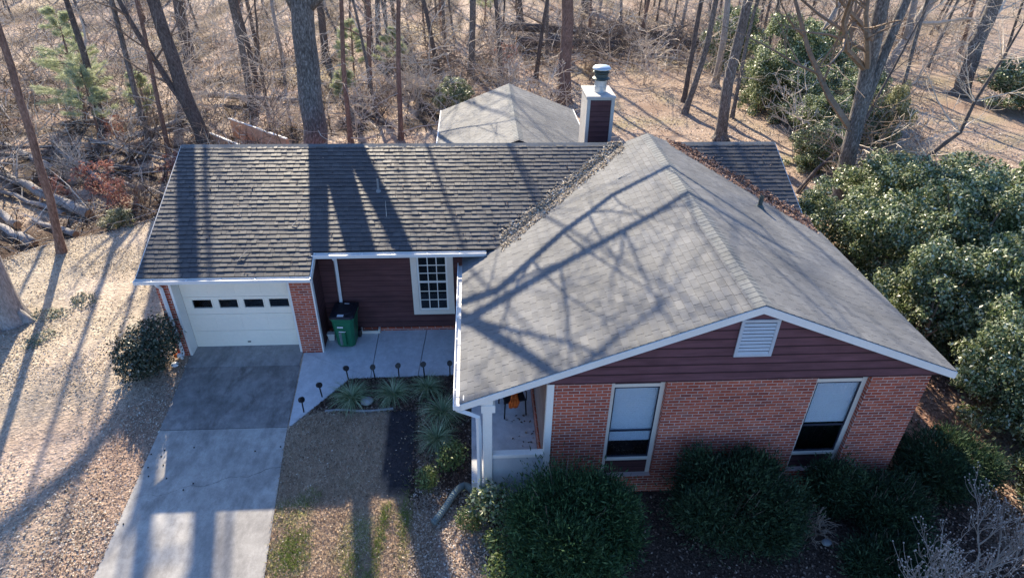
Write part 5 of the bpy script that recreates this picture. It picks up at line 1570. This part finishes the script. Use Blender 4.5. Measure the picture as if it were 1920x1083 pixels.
for k, (x, y, r, h, lab) in enumerate([(13.5, 36.0, 3.0, 1.9, 'left part of the dark heap of fallen branches behind the yard'), (17.5, 36.5, 3.2, 2.2, 'middle of the dark heap of fallen branches, right of the smooth brown trunk'), (21.5, 36.0, 3.0, 2.0, 'right part of the dark heap of fallen branches behind the yard'), (16.5, 31.5, 2.0, 1.2, 'smaller heap of dead branches at the yard edge behind the chimney flue'),
        (6.0, 29.0, 2.4, 1.5, 'dark heap of brush left of the rear roof peak, further back'), (-13.0, 11.0, 2.2, 1.1, 'heap of dead branches around the white logs at the far left'), (25.0, 33.5, 2.4, 1.8, 'heap of dead branches left of the upper thicket')]):
    rng = random.Random(760+k)
    t = thing('brush_heap', lab, 'brush heap', (x, y, gh(x, y)), rng.uniform(0, 6))
    c = MB()
    for q in range(46):
        a = rng.uniform(0, 6.28); w_ = r*math.sqrt(rng.random())*.8; a2 = rng.uniform(0, 6.28)
        branch(c, (w_*math.cos(a), w_*math.sin(a), rng.uniform(0, h*.6)), (math.cos(a2), math.sin(a2), rng.uniform(-.15, .7)), rng.uniform(1.0, 2.8), rng.uniform(.02, .055), 2, rng, 4, .0, 1.0, 4)
    c.build('branches', [M_BARKD, M_TWIGD, M_BARK][k % 3], t)
log('pale fallen log parallel to the white logs, further up the bank', (-10.6, 13.2), (-15.5, 17.0), .16, M_BARKP, 714, 2)
log('pale fallen pole lying steeply across the bank above the white logs', (-7.0, 11.0), (-11.8, 15.6), .13, M_BARKP, 718, 3, .15)
log('short pale log with a sawn end on the dark bank close to the lawn corner', (-6.9, 7.6), (-9.2, 9.0), .13, M_BARKP, 719, 1)
log('long grey pole lying behind the pale pole on the upper bank', (-6.4, 13.2), (-13.5, 14.6), .12, M_BARK, 720, 3, .1)
log('slim pale log resting against the long white log on the bank', (-8.4, 9.6), (-13.2, 11.9), .10, M_BARKP, 716, 2)
log('slim pale log near the left frame edge between the two bigger logs', (-9.0, 7.6), (-12.5, 10.4), .09, M_BARKP, 717, 2)
log('thin pale fallen log crossing behind the rusty shrubs at the left', (-6.0, 11.4), (-10.5, 13.8), .09, M_BARKP, 715, 3)
# brown boards with whitewashed top rails behind the garage
def board_fence(lab, a, b, h):
    t = thing('board_fence', lab, 'fence', (a[0], a[1], gh(*a)), math.atan2(b[1]-a[1], b[0]-a[0]))
    L = math.hypot(b[0]-a[0], b[1]-a[1])
    m = MB(); k = 0
    while k < L: m.box((k, -.012, .0), (min(k+.138, L), .012, h-.05)); k += .145
    m.build('board', M_RUST, t)
    m = MB(); m.box((-.05, -.05, h-.05), (L+.05, .05, h)); m.build('rail', M_WOODW, t)
    m = MB()
    for q in (0, L/2, L): m.box((q-.04, .013, -.2), (q+.04, .09, h-.05))
    m.build('post', M_RUST, t)
board_fence('low brown board fence with a whitewashed rail behind the garage ridge, shorter and further left', (-4.9, 16.2), (-2.9, 14.4), .75)
board_fence('low brown board fence with a whitewashed rail running down behind the thick oak', (-4.2, 17.0), (-.9, 14.2), .95)

# twiggy brush and ground litter that nobody could count
def wood_mask(x, y, rs):
    n = vnoise(x, y, .45, 21)
    keep = (y > 10.2+.8*np.sin(x)) & ~((x > -1.6) & (x < 17.5) & (y < 15.5))
    keep &= ~((x > 12.2) & (y < 29+1.5*n) & (x < 23)) & ~((x > 22) & (y < 30) & (n < .5))
    keep |= (((y-6.9)-(x+5.2)*.78) > .35) & (x < -2.6) & (y > 4) & (y < 12)
    keep |= (x < -8.4) & (y > 5) & (y < 12)
    thin = (x < -4) & (y < 14) & (rs.rand(len(x)) < .6)
    return keep & (n > -.85) & ~thin
def brush():
    rs = np.random.RandomState(81)
    n = 30000
    y = 5+62*rs.rand(n)**1.25; x = -14-.55*y+(34+1.15*y)*rs.rand(n)
    k = wood_mask(x, y, rs); x, y = x[k], y[k]; n = len(x)
    z = gh_np(x, y)
    a = rs.uniform(0, 6.28, n); L = rs.uniform(.5, 1.9, n); e = rs.uniform(.0, 1.35, n)
    P = np.stack([x, y, z+rs.uniform(0, .35, n)], -1)
    V = np.zeros((n, 8, 3)); w = rs.uniform(.008, .026, n)
    pan = rs.uniform(0, 6.28, n)
    B = np.stack([-np.sin(pan), np.cos(pan), rs.uniform(-.7, .7, n)], -1)
    for s in range(4):
        ww = (w*(1-.27*s))[:, None]
        V[:, 2*s] = P+B*ww; V[:, 2*s+1] = P-B*ww
        P = P+np.stack([np.cos(a)*np.cos(e), np.sin(a)*np.cos(e), np.sin(e)], -1)*(L/3)[:, None]
        a = a+rs.uniform(-.5, .5, n); e = e-rs.uniform(-.2, .45, n)
    b = np.arange(n)[:, None]*8
    Q = np.concatenate([b+np.array([[2*s, 2*s+1, 2*s+3, 2*s+2]]) for s in range(3)], 0)
    m = islands('brush_twigs', [(0, (.02, .015, .011)), (.42, (.06, .044, .032)), (.55, (.24, .185, .135)), (.8, (.50, .42, .32)), (1, (.88, .80, .66))], .9, .1)
    tag(link('brush', np_mesh('brush', V.reshape(-1, 3), Q, m)), 'tangled grey brown brush and fallen twigs on the floor of the wood', 'brush', kind='stuff')
brush()
def dead_branches():
    rng = random.Random(83); m = MB()
    k = 0
    while k < 900:
        y = rng.uniform(9, 52); x = rng.uniform(-14-.5*y, 18+.5*y)
        if not bool(wood_mask(np.array([x]), np.array([y]), np.random.RandomState(k))[0]): 
            if rng.random() < .97: continue
        a = rng.uniform(0, 6.28)
        branch(m, (x, y, gh(x, y)+rng.uniform(.02, .5)), (math.cos(a), math.sin(a), rng.uniform(-.05, .35)), rng.uniform(1.2, 3.8), rng.uniform(.014, .04), 1, rng, 4, 0, 1.0, 5)
        k += 1
    tag(m.build('dead_branches', M_TWIG), 'pale dead branches strewn over the floor of the wood', 'branches', kind='stuff')
dead_branches()

def scatter(name, lab, n, xr, yr, keep, m, seed, L=(.045, .10), flat=.35, up=.012, zf=None, cat='leaves'):
    rs = np.random.RandomState(seed)
    x = rs.uniform(xr[0], xr[1], n); y = rs.uniform(yr[0], yr[1], n)
    k = keep(x, y, rs); x, y = x[k], y[k]
    z = (zf(x, y) if zf else gh_np(x, y))+up+rs.rand(len(x))*.015
    N = np.stack([rs.normal(size=len(x))*flat, rs.normal(size=len(x))*flat, np.ones(len(x))], -1)
    l = rs.uniform(L[0], L[1], len(x))
    V, Q = leaf_arrays(np.stack([x, y, z], -1), N, l, l*rs.uniform(.45, .8, len(x)), rs, .22)
    return tag(link(name, np_mesh(name, V, Q, m)), lab, cat, kind='stuff')
def off_strip(x, y):
    q = x+.07*(y+3)
    return ~((q > 5.2) & (q < 6.02) & (y < -2.0) & (y > -4.6))
def not_paved(x, y):
    drive = (x > edge_l(y)+.02) & (x < edge_r(y)-.02) & (y < .3)
    walk = (x > 2.8) & (x < 8.7) & (y > -1.0) | ((y > -2.5) & (y < -.98) & (x > 2.9) & (x < 4.2) & (y > -2.5+(x-3.0)*1.28))
    hs = (x > -.4) & (x < 16.05) & (y > -.0) & (y < 7.7) | ((x > 7.2) & (x < 16.05) & (y > -4.56) & (y < 1)) | ((x > 6.3) & (x < 11.2) & (y > 7) & (y < 12.5))
    return ~(drive | walk | hs)
def k_left(x, y, rs):
    s = np.maximum((y-6.9)-(x+5.2)*.78, (-8.4-x)*.9)
    return not_paved(x, y) & ((s < .5) | (rs.rand(len(x)) < .5)) & (rs.rand(len(x)) < .50+.75*vnoise(x, y, 1.2, 31)+.3*vnoise(x, y, 4.0, 35))
scatter('fallen_leaves', 'pale tan fallen leaves covering the left lawn', 90000, (-11, .4), (-8.5, 10), k_left, M_LEAFP, 801, (.03, .07))
scatter('pine_straw', 'reddish brown leaves gathered along the left edge of the driveway', 11000, (-1.7, .35), (-8.5, -.3), lambda x, y, rs: not_paved(x, y) & (rs.rand(len(x)) < smooth(-1.7, -.3, x)), M_LEAFW, 802, (.022, .05))
scatter('fallen_leaves', 'scattered brown leaves on the front lawn', 9000, (3.0, 6.6), (-8.5, -2.0), lambda x, y, rs: not_paved(x, y) & (off_strip(x, y) | (rs.rand(len(x)) < .15)) & (rs.rand(len(x)) < .75), M_LEAFL, 803, (.025, .055))
scatter('mulch', 'dark mulch and leaf scraps in the planting bed', 16000, (3.0, 7.3), (-4.8, -.9), lambda x, y, rs: not_paved(x, y) & ((y > -2.15) | (x > 5.9)), M_LEAFD, 804, (.03, .075), .5)
scatter('fallen_leaves', 'pale leaves lying round the drain hose', 8000, (6.0, 8.0), (-8.0, -4.3), lambda x, y, rs: not_paved(x, y) & (rs.rand(len(x)) < .9), M_LEAF, 805, (.03, .06), .5)
scatter('mulch', 'dark mulch in front of the brick gable', 26000, (7.6, 19), (-9, -4.4), lambda x, y, rs: not_paved(x, y), M_LEAFD, 806, (.03, .075), .5)
scatter('fallen_leaves', 'rusty leaves along the shaded right side of the house', 16000, (16.1, 21), (-9, 9), lambda x, y, rs: not_paved(x, y) & (rs.rand(len(x)) < .8), M_LEAFR, 807, (.045, .10))
scatter('fallen_leaves', 'fallen leaves over the back yard', 42000, (11.2, 34), (7.7, 30), lambda x, y, rs: not_paved(x, y) & (rs.rand(len(x)) < .5+.4*vnoise(x, y, .8, 32)), M_LEAF, 808, (.06, .13))
scatter('fallen_leaves', 'brown leaf litter on the floor of the wood', 38000, (-22, 13), (8.5, 40), lambda x, y, rs: not_paved(x, y) & (rs.rand(len(x)) < .8), M_LEAFW, 809, (.07, .15), .5)
scatter('fallen_leaves', 'a few dead leaves on the porch floor', 60, (8.0, 8.62), (-4.3, -2.6), lambda x, y, rs: rs.rand(len(x)) < (x-7.7), M_LEAFD, 810, (.05, .09), .4, .0, lambda x, y: 0*x+.055)
# turf
def blades(name, lab, n, xr, yr, keep, m, seed, h=(.03, .075)):
    rs = np.random.RandomState(seed)
    x = rs.uniform(xr[0], xr[1], n); y = rs.uniform(yr[0], yr[1], n)
    k = keep(x, y, rs); x, y = x[k], y[k]; n = len(x)
    z = gh_np(x, y); a = rs.uniform(0, 6.28, n); hh = rs.uniform(h[0], h[1], n); w = rs.uniform(.003, .006, n)
    ln = rs.uniform(.3, 1.3, n)*hh; b = rs.uniform(0, 6.28, n)
    P = np.stack([x, y, z], -1); D = np.stack([np.cos(a)*w, np.sin(a)*w, 0*w], -1)
    T = P+np.stack([np.cos(b)*ln, np.sin(b)*ln, hh], -1)
    V = np.stack([P-D, P+D, T], 1).reshape(-1, 3)
    tag(link(name, np_mesh(name, V, np.arange(n*3).reshape(n, 3), m)), lab, 'grass', kind='stuff')
blades('dormant_grass', 'brown dormant grass of the front lawn', 70000, (3.0, 6.5), (-8.5, -2.05), lambda x, y, rs: not_paved(x, y) & off_strip(x, y) & (rs.rand(len(x)) < .9), M_STRAW, 820)
def gk(x, y, rs):
    g = np.exp(-((x-5.45-.1*(y+5))/.10)**2)*(y < -4.6)+1.3*np.exp(-((x-3.75)/.26)**2-((y+5.6)/.42)**2)+.8*np.exp(-((x-5.85)/.09)**2-((y+5.1)/.7)**2)+.35*(vnoise(x, y, 2.6, 33) > .55)*(y < -4)
    return not_paved(x, y) & (rs.rand(len(x)) < g)
blades('green_grass', 'bright green tufts in the front lawn', 48000, (3.1, 6.4), (-8.5, -3.6), gk, M_TURF, 821, (.05, .12))

# leaves lying in the two roof valleys
def valley(lab, x0, x1, n, seed, wl, wr):
    rs = np.random.RandomState(seed)
    t = rs.rand(n); x = x0+(x1-x0)*t
    off = rs.normal(size=n)*.09
    z0 = np.where(x < XAP, ZAP-SWG*(XAP-x), ZAP-SWG*(x-XAP))
    y = YR-(ZR-z0)/SM
    side = rs.rand(n)
    wv = np.sin(t*37)*.03+np.sin(t*91)*.02
    y = y+off+wv+np.where(side < .5, wl, wr)*rs.rand(n)
    zz = np.maximum(np.where(x < XAP, ZAP-SWG*(XAP-x), ZAP-SWG*(x-XAP)), ZR-SM*np.abs(YR-y))
    z = zz+.012+.028*rs.rand(n)*np.exp(-(off/.09)**2)
    N = np.stack([rs.normal(size=n)*.4-.1, rs.normal(size=n)*.4-.15, np.ones(n)], -1)
    l = rs.uniform(.045, .10, n)
    V, Q = leaf_arrays(np.stack([x, y, z], -1), N, l, l*.6, rs, .25)
    tag(link('valley_leaves', np_mesh('valley_leaves', V, Q, M_LEAFR if x1 > XAP else M_LEAFP)), lab, 'leaves', kind='stuff')
valley('brown leaves piled in the left roof valley', 8.0, 11.6, 7500, 830, .26, -.20)
valley('reddish leaves piled in the right roof valley', 12.95, 16.2, 7000, 831, .22, -.16)
# odd leaves and sticks on the roofs
rs_ = np.random.RandomState(840)
def roof_keep(x, y, rs): return (y < YR-.1) & ((ZR-SM*np.abs(YR-y) > ZAP-SWG*np.abs(XAP-x))) & ((y > EY2) | (x < XS))
scatter('roof_litter', 'scraps of leaves caught on the main roof', 420, (XL, XR), (EY1, YR), roof_keep, M_LEAFD, 841, (.03, .07), .3, .008, lambda x, y: ZR-SM*np.abs(YR-y))
for k, (x, y, L, a, lab) in enumerate([(1.6, .25, .42, 1.0, 'small dead stick near the garage gutter'), (2.75, 1.25, .25, .9, 'short stick on the garage roof above the pier'), (5.1, 1.5, .5, 1.7, 'thin dead stick below the vent pipe of the main roof')]):
    q = MB(); z = zm(y)+.02
    q.tube([(x, y, z), (x+.5*L*math.cos(a), y+.5*L*math.sin(a), z+.5*L*math.sin(a)*SM+.03), (x+L*math.cos(a), y+L*math.sin(a), z+L*math.sin(a)*SM+.01)], [.008, .007, .003], 5)
    tag(q.build('stick', M_TWIG), lab, 'stick')
q = MB(); x, y = 11.1, 1.9; z = zw(x)+.015
q.tube([(x, y, z), (x+.15, y+.02, z+.08), (x+.33, y+.08, z+.145)], [.012, .010, .005], 5)
tag(q.build('stick', M_TWIG), 'pale stick on the upper left slope of the gable roof', 'stick')

# ------------------------------------------------------------------ dogwood with fat buds in the near right corner
def dogwood(lab, base, H, seed, aim, n=7):
    rng = random.Random(seed)
    t = thing('dogwood', lab, 'tree', (base[0], base[1], gh(*base)), 0)
    m = MB(); buds = MB()
    def go(p, d, L, r, depth):
        P = wander(p, d, L, 4, rng, .20, .10)
        m.tube(P, [r*(1-.5*k/4) for k in range(5)], 5, False)
        if depth == 0:
            e = P[-1]; buds.ball((e.x, e.y, e.z+.01), .015, 6, 4, (1, 1, .8)); return
        for k in range(rng.choice((2, 2, 3))):
            i = rng.choice((2, 3, 4)); a = rng.uniform(0, 6.28)
            dd = (P[-1]-P[-2]).normalized()
            nd = dd*.7+Vector((math.cos(a), math.sin(a), rng.uniform(.1, .9)))*.7
            go(P[i], nd, L*rng.uniform(.55, .78), r*.62, depth-1)
        go(P[-1], P[-1]-P[-2], L*.6, r*.55, depth-1)
    for k in range(n):
        a = 6.28*k/n+rng.uniform(-.3, .3)
        go((0, 0, -.1), (.55*math.cos(a)+aim[0], .55*math.sin(a)+aim[1], 1.3), H*.42, .028, 4 if k % 2 else 3)
    m.build('trunk', M_DOGW, t); o = buds.build('flower_buds', M_BUD, t, True); tag(o, kind='stuff')
dogwood('bare pale dogwood full of fat buds in the bottom right corner', (15.35, -7.75), 2.4, 902, (0, .1), 6)
dogwood('bare dogwood shoot tips poking up at the bottom edge left of the corner dogwood', (12.6, -8.7), 1.15, 905, (0, 0), 3)
dogwood('thin bare upright sapling right of the bare dogwood at the frame edge', (16.9, -6.6), 1.9, 907, (.05, 0), 3)
